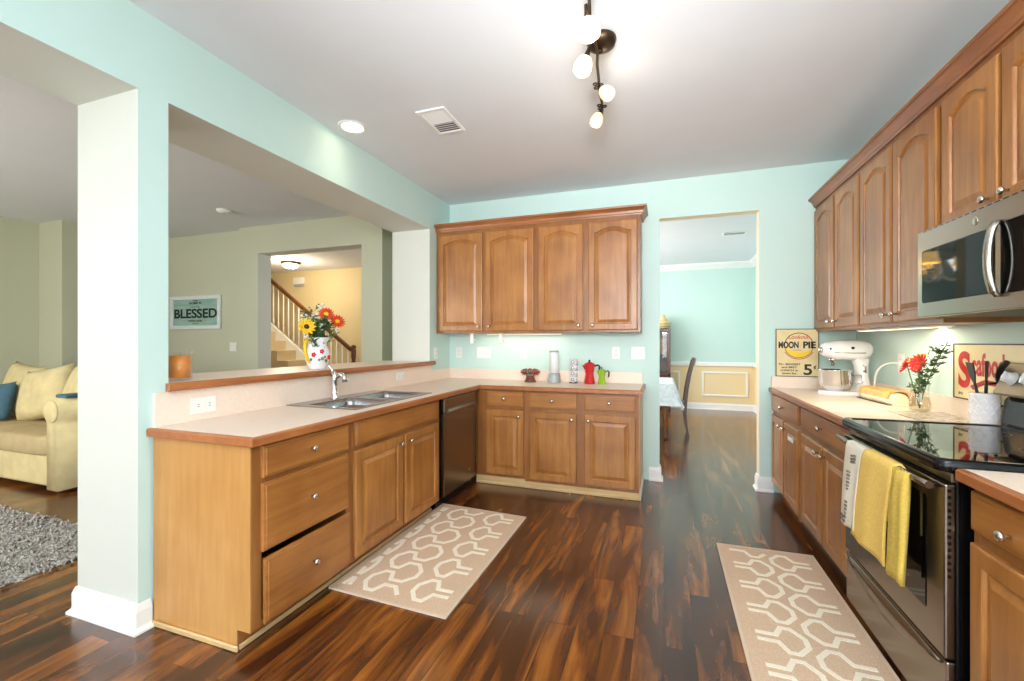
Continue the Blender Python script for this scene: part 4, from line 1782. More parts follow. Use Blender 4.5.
# ------------------------------------------------------------------ under-cabinet lights
for (label, x0, x1, y0, y1, z, ar) in (
        ('slim under-cabinet light below the tall right wall cabinets', 1.30, 1.36, 2.75, 3.75, 1.399, ((1.33, 3.15, 1.385), (1.36, 3.15, 0), .05, .9, 5.0)),
        ('slim under-cabinet light below the back wall cabinets', -1.75, -.95, 4.20, 4.25, 1.399, ((-1.35, 4.225, 1.385), (-1.35, 4.25, 0), .8, .05, .9))):
    t = thing('under_cabinet_light', label, 'light', ((x0 + x1) / 2, (y0 + y1) / 2, z))
    L0 = Vector(t.location)
    b = BM()
    bx(b, x0, x1, y0, y1, z - .012, z, .002)
    sub(obj('housing', b, M['whiteplastic'], t))
    b = BM()
    bx(b, x0 + .01, x1 - .01, y0 + .01, y1 - .01, z - .014, z - .012)
    sub(obj('lens', b, M['strip'], t))
    l = area('under_cabinet_glow', ar[0], ar[1], ar[2], ar[3], ar[4], (1, .88, .62))

for x, lab in ((-1.868, 'white plastic bracket under the cabinet, above the outlet nearest the corner'), (-1.548, 'white plastic bracket under the cabinet, above and right of the wide switch plate')):
    b = BM()
    bx(b, -.022, .022, -.012, .012, -.012, -.0005, .003)
    bx(b, -.019, .019, -.006, .006, -.108, -.012, .004)
    tube(b, [(.0, 0, -.075), (.028, 0, -.070), (.034, 0, -.060)], .007, 8)
    tag(obj('wall_bracket', b, M['whiteplastic'], loc=(x, 4.10, 1.400)), lab, 'bracket', 'white brackets under the corner cabinet')

# ------------------------------------------------------------------ flowers


def petal_flower(name, label, cat, base, head, up, r, n, pm_, cm, layers=2, cup=.15, group=None, curve=.0, cr=.3):
    """one flower: stem from base to head, petals round a centre facing 'up'"""
    t = thing(name, label, cat, base, group=group)
    base, head, up = Vector(base), Vector(head), Vector(up).normalized()
    q = up.to_track_quat('Z', 'Y').to_matrix()
    b = BM()
    mid = (base + head) / 2 + Vector((curve, 0, .0))
    tube(b, [p - base for p in bez(base, mid, head, 8)], .0028, 6)
    obj('stem', b, M['stem'], t)
    b = BM()
    for L in range(layers):
        rr = r * (1 - .22 * L)
        for i in range(n):
            a = 2 * PI * (i + .5 * L) / n
            wd = 2 * PI * rr / n * .62
            d = Vector((math.cos(a), math.sin(a), 0))
            s = Vector((-math.sin(a), math.cos(a), 0))
            z0 = .004 * L
            prof = [(.18, .25, 0), (.55, .9, cup * .35), (.85, .8, cup * .75), (1.0, .25, cup * (1.0 + .4 * L))]
            rows = []
            for k, ww, zz in prof:
                c0 = d * rr * k + Vector((0, 0, z0 + zz * rr))
                rows.append([c0 - s * wd * ww * .5, c0 + Vector((0, 0, .06 * rr)), c0 + s * wd * ww * .5])
            top = [[b.verts.new(q @ p + head - base) for p in row] for row in rows]
            bot = [[b.verts.new(q @ (p - Vector((0, 0, .0012))) + head - base) for p in row] for row in rows]
            for g, fl in ((top, 0), (bot, 1)):
                for x in range(3):
                    for y in range(2):
                        f = b.faces.new((g[x][y], g[x + 1][y], g[x + 1][y + 1], g[x][y + 1]))
                        f.smooth = True
            for x in range(3):
                for y in (0, 2):
                    b.faces.new((top[x][y], top[x + 1][y], bot[x + 1][y], bot[x][y]))
            b.faces.new((top[3][0], top[3][1], bot[3][1], bot[3][0]))
            b.faces.new((top[3][1], top[3][2], bot[3][2], bot[3][1]))
    obj('petals', b, pm_, t)
    b = BM()
    lathe(b, [(r * cr, .0), (r * cr, .006), (r * cr * .7, .014), (.001, .016)], seg=14)
    for v in b.verts:
        v.co = q @ v.co + head - base
    obj('centre', b, cm, t)
    return t


def sprig(name, label, cat, base, tip, n, leaf_l, mat, spread=.05, seed=1, group=None, blossoms=0, bmat=None, br=.008, curve=(0, 0, 0)):
    t = thing(name, label, cat, base, group=group)
    rn = random.Random(seed)
    base, tip = Vector(base), Vector(tip)
    path = bez(base, (base + tip) / 2 + Vector(curve), tip, 10)
    b = BM()
    tube(b, [p - base for p in path], .0026, 6)
    tips = []
    for i in range(n // 3):
        k = .45 + .55 * i / max(1, n // 3)
        p = path[min(10, int(k * 10))]
        d = Vector((rn.uniform(-1, 1), rn.uniform(-1, 1), rn.uniform(.1, 1))).normalized() * spread * rn.uniform(.6, 1.2)
        tube(b, [p - base, p + d * .6 - base, p + d - base], .0013, 5)
        tips.append((p, d))
    obj('stem', b, M['stem'], t)
    b = BM()
    for i in range(n):
        if i % 2 and tips:
            p0, d0 = rn.choice(tips)
            p = p0 + d0 * rn.uniform(.3, 1.0)
        else:
            p = path[min(10, int(rn.uniform(4, 10.9)))]
        d = Vector((rn.uniform(-1, 1), rn.uniform(-1, 1), rn.uniform(-.3, .9))).normalized()
        s = d.orthogonal().normalized()
        u = d.cross(s).normalized()
        l, w = leaf_l * rn.uniform(.7, 1.2), leaf_l * .22
        P = [p, p + d * l * .5 + s * w, p + d * l, p + d * l * .5 - s * w, p + d * l * .5 + u * w * .5]
        vs = [b.verts.new(x - base) for x in P]
        lo = b.verts.new(P[4] - u * .0015 - base)
        for f in ((vs[0], vs[1], vs[4]), (vs[1], vs[2], vs[4]), (vs[2], vs[3], vs[4]), (vs[3], vs[0], vs[4]),
                  (vs[1], vs[0], lo), (vs[2], vs[1], lo), (vs[3], vs[2], lo), (vs[0], vs[3], lo)):
            b.faces.new(f)
    o = obj('leaves', b, mat, t)
    if blossoms:
        b = BM()
        for i in range(blossoms):
            p0, d0 = rn.choice(tips)
            p = p0 + d0 * rn.uniform(.75, 1.25) + Vector((rn.uniform(-1, 1), rn.uniform(-1, 1), rn.uniform(-1, 1))) * .012
            blob(b, p - base, br, br, br * .7, .9, 8, 5)
        obj('blossoms', b, bmat, t)
    return t


# jug of flowers on the bar ledge
JX, JY, JZ = -2.36, 2.505, 1.1155
t = thing('flower_jug', 'white ceramic jug painted with flowers and yellow handle on the bar ledge', 'jug', (JX, JY, JZ))
b = BM()
lathe(b, [(.050, .0), (.056, .004), (.060, .02), (.082, .065), (.088, .095), (.078, .135), (.062, .170), (.062, .195), (.074, .228), (.070, .228), (.058, .195), (.058, .17), (.05, .03), (.001, .02)], seg=32)
for v in b.verts:          # pouring lip on the far side of the handle
    if v.co.z > .19 and v.co.y > .03:
        v.co.y += .025 * (v.co.z - .19) / .038
obj('body', b, M['ceramic'], t)
b = BM()
tube(b, [(0, -.062, .20), (0, -.100, .213), (0, -.118, .18), (0, -.112, .12), (0, -.092, .07), (0, -.074, .05)], [.010, .011, .011, .011, .010, .009], 10)
obj('handle', b, M['petal_y'], t, label='yellow handle')
# painted motifs: small discs wrapped on the belly
for mname, mm, spots in (('red_motif', 'petal_red', ((-.55, .105, .017), (.10, .128, .016), (.72, .085, .016))), ('green_motif', 'leaf2', ((.12, .078, .013), (.45, .062, .012), (-.15, .07, .010))), ('blue_motif', 'bluefab', ((-.80, .072, .010), (.30, .09, .008)))):
    b = BM()
    for a, z, r in spots:
        a0 = a - .55
        prof = [(.082, .065), (.088, .095), (.078, .135)]
        rad = .089 if z < .1 else .089 - (z - .1) * .28
        rad = rad if z > .08 else .084
        for k in range(5):
            aa = 2 * PI * k / 5
            da, dz = r * .6 * math.cos(aa), r * .6 * math.sin(aa)
            ang = a0 + da / rad
            blob(b, ((rad + .000) * math.cos(ang), (rad + .000) * math.sin(ang), z + dz), r * .35, r * .5, r * .5, 1, 8, 5)
    obj(mname, b, M[mm], t)
GF = 'flowers in the painted jug'
jb = (JX, JY, JZ + .05)
petal_flower('yellow_flower', 'large yellow flower with dark centre drooping left from the painted jug', 'flower', jb, (JX + .03, JY - .135, JZ + .300), (.85, -.45, .25), .062, 12, M['petal_y'], M['centre'], 2, .25, GF)
petal_flower('red_flower', 'orange red daisy at the top right of the painted jug bouquet', 'flower', jb, (JX, JY + .085, JZ + .400), (.62, -.60, .55), .060, 16, M['petal_or'], M['petal_y'], 2, .1, GF)
petal_flower('red_flower', 'orange red daisy lower right in the painted jug bouquet', 'flower', jb, (JX + .01, JY + .190, JZ + .350), (.70, -.45, .45), .060, 16, M['petal_or'], M['petal_y'], 2, .1, GF)
sprig('white_blossom_sprig', 'tall sprig of small white blossoms at the back of the painted jug', 'flower', jb, (JX - .02, JY - .05, JZ + .440), 30, .035, M['leaf'], .075, 2, GF, 34, M['petal_w'], .012)
sprig('white_blossom_sprig', 'white blossom sprig leaning left above the yellow flower', 'flower', jb, (JX, JY - .125, JZ + .400), 30, .035, M['leaf'], .065, 3, GF, 26, M['petal_w'], .011)
sprig('white_blossom_sprig', 'white blossom sprig leaning right below the orange daisies', 'flower', jb, (JX + .01, JY + .215, JZ + .270), 22, .035, M['leaf2'], .055, 4, GF, 10, M['petal_w'], .010, (0, 0, .08))
for k, (dy, dz, sd) in enumerate(((-.03, .34, 5), (.05, .33, 6), (-.06, .28, 7))):
    sprig('leafy_sprig', ('dark green leafy sprig in the middle of the painted jug bouquet', 'dark green leafy sprig below the top orange daisy', 'dark green leafy sprig behind the large yellow flower')[k], 'foliage', jb, (JX + .03, JY + dy, JZ + dz), 60, .055, M['leaf'], .075, sd, GF)

# candle jar
t = thing('candle_jar', 'orange candle in a glass jar at the near end of the bar ledge', 'candle', (-2.345, 1.548, 1.1155))
b = BM()
lathe(b, [(.048, 0), (.052, .003), (.052, .146), (.048, .146), (.047, .012), (.001, .010)], seg=28)
obj('jar', b, M['glass'], t)
b = BM()
lathe(b, [(.0465, .013), (.0465, .126), (.001, .126)], seg=28)
obj('wax', b, M['wax'], t, label='orange wax')
b = BM()
tube(b, [(0, 0, .125), (.002, 0, .138)], .0012, 6)
obj('wick', b, M['ink'], t)

# ------------------------------------------------------------------ things on the back worktop
t = thing('pod_carousel', 'small wire carousel of brown coffee pods on the back worktop', 'carousel', (-1.255, 4.15, WT))
b = BM()
lathe(b, [(.058, 0), (.060, .006), (.045, .03), (.040, .055), (.048, .062), (.001, .064)], seg=20)
obj('base', b, M['brownpod'], t)
b = BM()
for zz, r in ((.072, .085), (.115, .095)):
    tube(b, [(r * math.cos(2 * PI * i / 28), r * math.sin(2 * PI * i / 28), zz) for i in range(29)], .0022, 6)
for i in range(10):
    a = 2 * PI * i / 10 + .3
    tube(b, [(.03 * math.cos(a), .03 * math.sin(a), .064), (.085 * math.cos(a), .085 * math.sin(a), .072), (.095 * math.cos(a), .095 * math.sin(a), .115)], .0018, 5)
obj('wire_rack', b, M['nickel'], t)
for i in range(10):
    a = 2 * PI * i / 10
    b = BM()
    lathe(b, [(.017, -.022), (.022, .016), (.025, .018), (.025, .021), (.001, .022)], seg=12)
    R = Matrix.Rotation(.9, 3, 'Y')
    Rz = Matrix.Rotation(a, 3, 'Z')
    for v in b.verts:
        v.co = Rz @ (R @ v.co + Vector((.070, 0, .098)))
    o = tag(obj('coffee_pod', b, M['brownpod' if i % 3 else 'red'], loc=(-1.255, 4.15, WT)), 'coffee pod with brown or red cup standing in the wire carousel', 'pod', 'coffee pods in the carousel')

t = thing('blender', 'white cylinder blender on a round grey base on the back worktop', 'blender', (-1.012, 4.15, WT))
b = BM()
lathe(b, [(.062, 0), (.064, .012), (.062, .05), (.056, .085), (.048, .095), (.001, .096)], seg=28)
obj('motor_base', b, M['greybase'], t)
b = BM()
lathe(b, [(.046, .094), (.045, .29), (.043, .30), (.001, .301)], seg=28)
obj('beaker', b, M['frost'], t)
b = BM()
lathe(b, [(.046, .296), (.047, .304), (.044, .312), (.001, .313)], seg=28)
obj('lid', b, M['greybase'], t)

t = thing('cup_rack', 'thin black wire stand holding four stacked white cups', 'rack', (-.822, 4.15, WT))
b = BM()
tube(b, [(.040 * math.cos(2 * PI * i / 24), .040 * math.sin(2 * PI * i / 24), .004) for i in range(25)], .003, 6)
for a in (.7, 2.4, 1.57):
    tube(b, [(.040 * math.cos(a), .040 * math.sin(a), .004), (.041 * math.cos(a), .041 * math.sin(a), .235)], .0022, 6)
obj('wire_frame', b, M['darkplastic'], t)
for k in range(4):
    tc = thing('cup', ('lowest white cup with dark ring in the wire stand', 'second white cup from the bottom of the wire stand', 'third white cup from the bottom of the wire stand', 'topmost white cup in the wire stand')[k], 'cup', (-.822, 4.15, WT + .009 + .056 * k), group='stacked white cups')
    b = BM()
    lathe(b, [(.020, 0), (.026, .004), (.036, .030), (.037, .053), (.034, .053), (.030, .02), (.001, .008)], seg=20)
    obj('bowl', b, M['ceramic'], tc)
    b = BM()
    tube(b, [(.036, -.006, .042), (.054, -.010, .040), (.056, -.010, .024), (.034, -.006, .016)], .004, 6)
    obj('handle', b, M['ceramic'], tc)
    b = BM()
    tube(b, [(.014 * math.cos(2 * PI * i / 14), -.0362 - .000 * i, .030 + .014 * math.sin(2 * PI * i / 14)) for i in range(15)], .0028, 6)
    obj('painted_ring', b, pm('dark_blue_print', (48, 44, 72), .4), tc)


def moka(label, loc, s, mat):
    t = thing('moka_pot', label, 'coffee pot', loc, group='stovetop coffee pots on the back worktop')
    b = BM()
    lathe(b, [(.052 * s, 0), (.054 * s, .004 * s), (.040 * s, .085 * s), (.038 * s, .095 * s), (.040 * s, .1 * s), (.052 * s, .170 * s), (.053 * s, .180 * s), (.001, .181 * s)], seg=8, smooth=False)
    obj('body', b, mat, t)
    b = BM()
    lathe(b, [(.053 * s, .180 * s), (.050 * s, .190 * s), (.020 * s, .205 * s), (.001, .206 * s)], seg=8, smooth=False)
    obj('lid', b, mat, t)
    b = BM()
    lathe(b, [(.006 * s, .204 * s), (.011 * s, .214 * s), (.010 * s, .226 * s), (.001, .228 * s)], seg=12)
    obj('lid_knob', b, M['darkplastic'], t)
    b = BM()
    tube(b, [(.046 * s, 0, .168 * s), (.080 * s, 0, .180 * s), (.096 * s, 0, .165 * s), (.092 * s, 0, .120 * s), (.086 * s, 0, .095 * s)], [.007 * s, .009 * s, .010 * s, .009 * s, .007 * s], 8)
    obj('handle', b, M['darkplastic'], t)
    b = BM()
    prism(b, [(-.046 * s, .135 * s), (-.072 * s, .178 * s), (-.046 * s, .178 * s)], 'Y', -.012 * s, .012 * s)
    obj('spout', b, mat, t)
    return t


moka('larger red stovetop coffee pot on the back worktop', (-.668, 4.15, WT), 1.0, M['red'])
moka('smaller lime green stovetop coffee pot on the back worktop', (-.552, 4.15, WT), .70, M['green'])

# ------------------------------------------------------------------ things on the right worktop
# square tin sign leaning on the back wall
t = thing('tin_sign', 'square cream tin sign with a yellow crescent moon leaning on the back wall', 'sign', (1.075, 4.318, 1.0135))
sw, sh = .320, .410
b = BM()
bx(b, -sw / 2, sw / 2, -.003, 0, 0, sh, .0008)
pl = obj('plate', b, M['cream'], t)
b = BM()
g = .006
for a, c, e_, f_ in ((-sw / 2, sw / 2, 0, g), (-sw / 2, sw / 2, sh - g, sh), (-sw / 2, -sw / 2 + g, g, sh - g), (sw / 2 - g, sw / 2, g, sh - g)):
    bx(b, a, c, -.0045, -.003, e_, f_)
# ring behind the moon
n = 48
cx, cz, R = .012, .268, .108
ra = [(cx + R * math.cos(2 * PI * i / n), -.0036, cz + R * math.sin(2 * PI * i / n)) for i in range(n)]
rb = [(cx + (R - .006) * math.cos(2 * PI * i / n), -.0036, cz + (R - .006) * math.sin(2 * PI * i / n)) for i in range(n)]
bridge(b, ring(b, ra), ring(b, rb))
textmesh(b, 'MOON', -.064, .272, .150, .058, -.0042, bold=.042)
textmesh(b, 'PIE', .090, .272, .092, .058, -.0042, bold=.042)
textmesh(b, '5', .078, .062, .062, .092, -.0038, bold=.02)
textmesh(b, '¢', .130, .082, .020, .036, -.0038, bold=.02)
textmesh(b, 'The BIGGEST', -.058, .106, .165, .017, -.0038, bold=.03)
textmesh(b, 'and BEST', -.058, .080, .115, .016, -.0038, bold=.03)
textmesh(b, 'LUNCH in', -.058, .054, .130, .016, -.0038, bold=.03)
textmesh(b, 'town for', -.058, .028, .110, .016, -.0038, bold=.03)
obj('black_print', b, M['ink'], t)
b = BM()
pts_o, pts_i = [], []
for i in range(25):
    a = PI + .12 + (PI - .35) * i / 24
    pts_o.append((cx + .104 * math.cos(a), cz + .104 * math.sin(a)))
    k = math.sin(PI * i / 24)
    pts_i.append((cx + .004 + (.104 - .040 * k) * math.cos(a), cz + .004 + (.104 - .042 * k) * math.sin(a)))
prism(b, pts_o + pts_i[::-1], 'Y', -.0030, -.0038)
obj('crescent_moon', b, M['inkyel'], t)
b = BM()
textmesh(b, 'Lookout', .012, .340, .155, .034, -.0038, bold=.01, shear=.3)
textmesh(b, 'The ORIGINAL', .0, .228, .06, .009, -.0038, bold=.01)
n = 24
for i in range(n):
    a0, a1 = PI + .5 + (PI - 1.0) * i / n, PI + .5 + (PI - 1.0) * (i + 1) / n
    prism(b, [(cx + .120 * math.cos(a0), cz + .120 * math.sin(a0)), (cx + .120 * math.cos(a1), cz + .120 * math.sin(a1)), (cx + .114 * math.cos(a1), cz + .114 * math.sin(a1)), (cx + .114 * math.cos(a0), cz + .114 * math.sin(a0))], 'Y', -.003, -.0036)
obj('red_print', b, M['inkred'], t)

# stand mixer, seen from its side, head towards the left
mixer = t = thing('stand_mixer', 'white stand mixer with steel bowl in the right corner', 'mixer', (1.285, 3.93, WT), (0, 0, .10))
b = BM()
ls = []
for (k, z) in ((1, 0.0), (1, .012), (.97, .024), (.90, .030)):
    ls.append([(x * 1.0, y, z) for x, y in rrect(.0, 0, .335 * k, .205 * k, .095 * k, 6)])
loops(b, ls, 0, True, True, True)
obj('foot', b, M['whitegloss'], t)
b = BM()
ls = []
for z, x0, x1, w in ((.028, .055, .165, .15), (.06, .070, .160, .12), (.14, .080, .150, .095), (.22, .070, .150, .095), (.275, .050, .155, .105)):
    ls.append([(x, y, z) for x, y in rrect((x0 + x1) / 2, 0, x1 - x0, w, .035, 5)])
loops(b, ls, 0, True, True, True)
obj('column', b, M['whitegloss'], t)
# head: loft along X
b = BM()
ls = []
for x, ry, zt, zb in ((-.150, .024, .360, .312), (-.146, .046, .378, .298), (-.125, .060, .392, .284), (-.06, .068, .408, .262), (.03, .070, .414, .258), (.10, .066, .410, .262), (.150, .056, .398, .276), (.172, .040, .380, .300), (.178, .015, .362, .325)):
    zc, rz = (zt + zb) / 2, (zt - zb) / 2
    row = []
    for k in range(20):
        a = 2 * PI * k / 20
        ca, sa = math.cos(a), math.sin(a)
        row.append((x, ry * math.copysign(abs(ca) ** .8, ca), zc + rz * math.copysign(abs(sa) ** .8, sa)))
    ls.append(row)
loops(b, ls, 0, True, True, True)
hd = obj('head', b, M['whitegloss'], t)
b = BM()
tube(b, [(-.090, -.0655, .318), (.0, -.0705, .315), (.11, -.0665, .315)], .0035, 6)
obj('trim_band', b, M['nickel'], hd)
b = BM()
lathe(b, [(.010, 0), (.010, .010), (.006, .014), (.001, .014)], (.025, -.068, .352), 12, '-Y')
lathe(b, [(.007, 0), (.007, .010), (.001, .011)], (-.115, -.055, .345), 12, '-Y')
obj('control_knob', b, M['darkplastic'], hd)
b = BM()
lathe(b, [(.022, 0), (.022, .014), (.010, .020), (.001, .021)], (-.150, 0, .336), 16, '-X')
obj('hub_cap', b, M['nickel'], hd)
b = BM()
lathe(b, [(.026, 0), (.026, -.018), (.012, -.024), (.010, -.055), (.001, -.056)], (-.075, 0, .272), 16)
obj('beater_shaft', b, M['nickel'], hd)
b = BM()
lathe(b, [(.05, .030), (.052, .04), (.085, .055), (.100, .085), (.106, .185), (.110, .188), (.104, .188), (.098, .085), (.08, .06), (.001, .05)], (-.062, 0, 0), 32)
obj('bowl', b, M['chrome'], t, label='polished steel bowl')
b = BM()
tube(b, [(.036, -.03, .150), (.075, -.075, .150), (.085, -.075, .10), (.034, -.04, .08)], .006, 8)
obj('bowl_handle', b, M['chrome'], t)
b = BM()
tube(b, [(.10, -.050, .185), (.115, -.052, .17), (.115, -.052, .215), (.10, -.050, .225)], .006, 8)
obj('lock_lever', b, M['nickel'], t)

# white cord from the outlet down behind the mixer
b = BM()
tube(b, bez((1.488, 3.585, 1.165), (1.40, 3.66, 1.19), (1.40, 3.72, 1.07), 8) + bez((1.40, 3.72, 1.07), (1.405, 3.76, .95), (1.43, 3.80, .920), 6)[1:], .006, 8)
bx(b, 1.474, 1.4925, 3.57, 3.60, 1.150, 1.180, .004)
mw = Matrix.Translation((1.285, 3.93, WT)) @ Matrix.Rotation(.10, 4, 'Z')
bmesh.ops.transform(b, matrix=mw.inverted(), verts=b.verts[:])
obj('power_cord', b, M['whiteplastic'], mixer)

# glass vase with flowers
VX, VY = 1.375, 3.105
t = thing('flower_vase', 'small clear glass vase of water holding red flowers on the right worktop', 'vase', (VX, VY, WT))
b = BM()
lathe(b, [(.045, 0), (.048, .004), (.050, .05), (.040, .10), (.043, .15), (.050, .165), (.047, .165), (.039, .15), (.036, .10), (.046, .05), (.043, .010), (.001, .008)], seg=28)
obj('glass_body', b, M['glass'], t)
b = BM()
lathe(b, [(.042, .0095), (.0453, .05), (.0375, .085), (.001, .085)], seg=28)
obj('water', b, M['water'], t)
vb = (VX, VY, WT + .02)
GV = 'flowers in the glass vase'
petal_flower('red_flower', 'red flower hanging left from the glass vase', 'flower', vb, (VX - .012, VY + .105, WT + .255), (-.75, .45, .35), .050, 14, M['petal_red'], M['centre'], 3, .3, GV, cr=.2)
petal_flower('red_flower', 'large red flower on the right of the glass vase', 'flower', vb, (VX - .02, VY - .045, WT + .275), (-.8, -.35, .30), .055, 14, M['petal_red'], M['petal_red'], 3, .3, GV, cr=.2)
petal_flower('yellow_flower', 'yellow flower at the back of the glass vase', 'flower', vb, (VX + .015, VY + .055, WT + .300), (-.35, .45, .8), .050, 14, M['petal_y'], M['centre'], 2, .1, GV)
sprig('leafy_sprig', 'tall dark leafy sprig reaching right out of the glass vase', 'foliage', vb, (VX + .02, VY - .20, WT + .375), 110, .034, M['leaf'], .060, 11, GV, curve=(0, .06, 0))
sprig('leafy_sprig', 'short leafy sprig in the neck of the glass vase', 'foliage', vb, (VX, VY - .03, WT + .24), 60, .032, M['leaf'], .05, 12, GV)
sprig('leafy_sprig', 'leafy sprig low on the left in the glass vase', 'foliage', vb, (VX + .02, VY + .045, WT + .18), 36, .028, M['leaf2'], .04, 13, GV)

# tray of wrapped pasta behind the vase
t = thing('food_packet', 'clear wrapped golden loaf packet lying between mixer and glass vase', 'packet', (1.375, 3.55, WT), (0, 0, .05))
b = BM()
ls = []
for k in range(9):
    y = -.215 + .43 * k / 8
    s = .72 if k in (0, 8) else (.96 if k in (1, 7) else 1)
    hh = .085 * s
    ls.append([(x * s, y, .001 + z * s) for x, z in ((-.055, 0), (-.060, .03), (-.045, .075 + .006 * math.sin(k * 2)), (0, .085 + .005 * math.sin(k * 3)), (.045, .075), (.060, .03), (.055, 0))])
loops(b, ls, 0, True, True, True)
obj('wrap', b, M['cellophane'], t)
b = BM()
prism(b, [(-.056, .040), (-.062, .041), (-.047, .081), (0, .093), (.047, .081), (.062, .041), (.056, .040), (.044, .077), (0, .088), (-.044, .077)], 'Y', -.19, .19)
obj('gold_band', b, M['gold'], t, label='golden top band')
b = BM()
bx(b, -.066, .066, -.205, .205, .0005, .006, .002)
obj('tray', b, pm('dark_tray', (70, 52, 36), .6), t)

# glass cutting board
b = BM()
bz = [(1.215, 3.075), (1.445, 3.235), (1.46, 2.80), (1.27, 2.72)]
bz = [(1.190, 3.02), (1.325, 3.02), (1.325, 2.66), (1.190, 2.66)]
loops(b, [[(x, y, WT + z) for x, y in rrect(1.335, 2.885, .26, .40, .02, 4)] for z in (.0008, .006)])
tag(obj('cutting_board', b, M['marble']), 'speckled glass cutting board lying flat between vase and range', 'board')

# utensil crock
CX, CY = 1.428, 2.672
t = thing('utensil_crock', 'white ceramic crock with raised diamonds beside the range', 'crock', (CX, CY, WT))
b = BM()
lathe(b, [(.048, 0), (.050, .004), (.052, .01), (.052, .145), (.054, .152), (.050, .158), (.046, .152), (.046, .02), (.001, .014)], seg=32)
obj('pot', b, M['ceramic'], t)
b = BM()
for i in range(9):
    a = 2 * PI * i / 9
    for zc in (.05, .105):
        for s1, s2 in ((1, 1), (1, -1), (-1, -1), (-1, 1)):
            tube(b, [(.0525 * math.cos(a), .0525 * math.sin(a), zc + s1 * .028), (.0525 * math.cos(a + s2 * .33), .0525 * math.sin(a + s2 * .33), zc)], .0018, 5)
obj('diamond_relief', b, M['ceramic'], t)
GU = 'utensils in the crock'


def utensil(name, label, tip, kind, roll=0.0):
    base = Vector((CX, CY, WT + .02))
    tip = Vector(tip)
    t = thing(name, label, 'utensil', base, group=GU)
    d = (tip - base)
    L = d.length
    b = BM()
    tube(b, [(0, 0, 0), (0, 0, L * .55), (0, 0, L * .68)], [.006, .0065, .005], 8)
    q = d.to_track_quat('Z', 'Y').to_matrix() @ Matrix.Rotation(roll, 3, 'Z')
    for v in b.verts:
        v.co = q @ v.co
    obj('shaft', b, M['darkplastic'], t)
    b = BM()
    z0 = L * .64
    if kind == 'turner':
        prism(b, [(-.006, z0), (-.026, z0 + .04), (-.032, L + .005), (.030, L - .012), (.024, z0 + .04), (.006, z0)], 'Y', -.0025, .0025)
    else:
        blob(b, (0, 0, (z0 + L) / 2 + .01), .028, .010, (L - z0) / 2 + .005, .9, 14, 10)
    for v in b.verts:
        v.co = q @ v.co
    obj('head', b, M['darkplastic'], t)


utensil('spatula', 'black spatula leaning left in the white crock', (CX - .02, CY + .070, WT + .300), 'turner', 1.2)
utensil('spatula', 'black spatula standing upright in the middle of the white crock', (CX - .02, CY - .055, WT + .312), 'turner', 1.3)
utensil('serving_spoon', 'black spoon leaning right towards the range in the white crock', (CX + .03, CY - .085, WT + .300), 'spoon', 1.5)

# rectangular sign on the right wall
t = thing('tin_sign', 'cream rectangular tin sign with red letters standing behind the white crock', 'sign', (1.472, 2.70, 1.0135), (0, -.0, -PI / 2))
# local x towards the camera
sw, sh = .62, .290
b = BM()
loops(b, [[(x, y, z) for x, z in rrect(0.015, sh / 2, sw, sh, .012, 3)] for y in (0, .004)])
obj('plate', b, M['signcream'], t)
b = BM()
w2 = sw
for (x0, x1, z0, z1) in ((-sw / 2 + .015, sw / 2 + .015, 0, .007), (-sw / 2 + .015, sw / 2 + .015, sh - .007, sh), (-sw / 2 + .015, -sw / 2 + .022, .007, sh - .007), (sw / 2 + .008, sw / 2 + .015, .007, sh - .007)):
    bx(b, x0, x1, -.002, -.0, z0, z1)
obj('border', b, pm('dark_brown_rim', (58, 34, 28), .5), t)
b = BM()
textmesh(b, 'S', -.205, .155, .095, .190, -.0006, bold=.03)
textmesh(b, 'eafood', -.035, .185, .225, .115, -.0006, bold=.03)
prism(b, [(-.16, .075), (-.05, .115), (.08, .105), (.10, .125), (.05, .085), (-.05, .090), (-.14, .055)], 'Y', -.0006, 0)
obj('lettering', b, M['signred'], t)
b = BM()
textmesh(b, 'IN', -.235, .030, .03, .014, -.0006, bold=.01)
obj('small_print', b, M['ink'], t)
area('microwave_cooktop_light', (1.30, 2.1, 1.415), (1.30, 2.1, 0), .12, .2, .8, (1, .86, .6))

# ------------------------------------------------------------------ dining room
t = thing('dining_table', 'dining table with turned brown legs seen through the doorway', 'table', (-.87, 6.635, 0))
b = BM()
bx(b, -.96, .96, -.50, .50, .72, .755, .008)
obj('tabletop', b, M['midwood'], t)
b = BM()
bx(b, -.88, .88, -.43, .43, .63, .72)
obj('apron', b, M['midwood'], t)
for sx in (-1, 1):
    for sy in (-1, 1):
        b = BM()
        lathe(b, [(.020, 0), (.028, .03), (.022, .07), (.034, .20), (.044, .36), (.036, .46), (.046, .50), (.034, .54), (.048, .57), (.048, .72), (.001, .721)], (sx * .885, sy * .44, 0), 14)
        obj('leg', b, M['midwood'], t)
# tablecloth hanging over the ends
b = BM()
n = 40
top = rrect(-.86, 6.635, 1.98, 1.04, .03, 8)
ls = []
for z, g, amp in ((.7575, -.05, 0), (.7575, .0, 0), (.745, .012, .002), (.60, .05, .014), (.44, .12, .030)):
    row = []
    for i, (x, y) in enumerate(top):
        dx, dy = x + .86, y - 6.635
        d = math.hypot(dx, dy)
        w = amp * math.sin(i * 2.1)
        row.append((x + dx / d * (g + w), y + dy / d * (g + w), z + (.06 * abs(math.cos(i * .35)) - .03 if z < .5 else 0)))
    ls.append(row)
loops(b, ls, 0, True, False, True)
tag(obj('tablecloth', b, M['tablecloth'], norm=True), 'white and grey patterned cloth draped over the dining table', 'tablecloth')

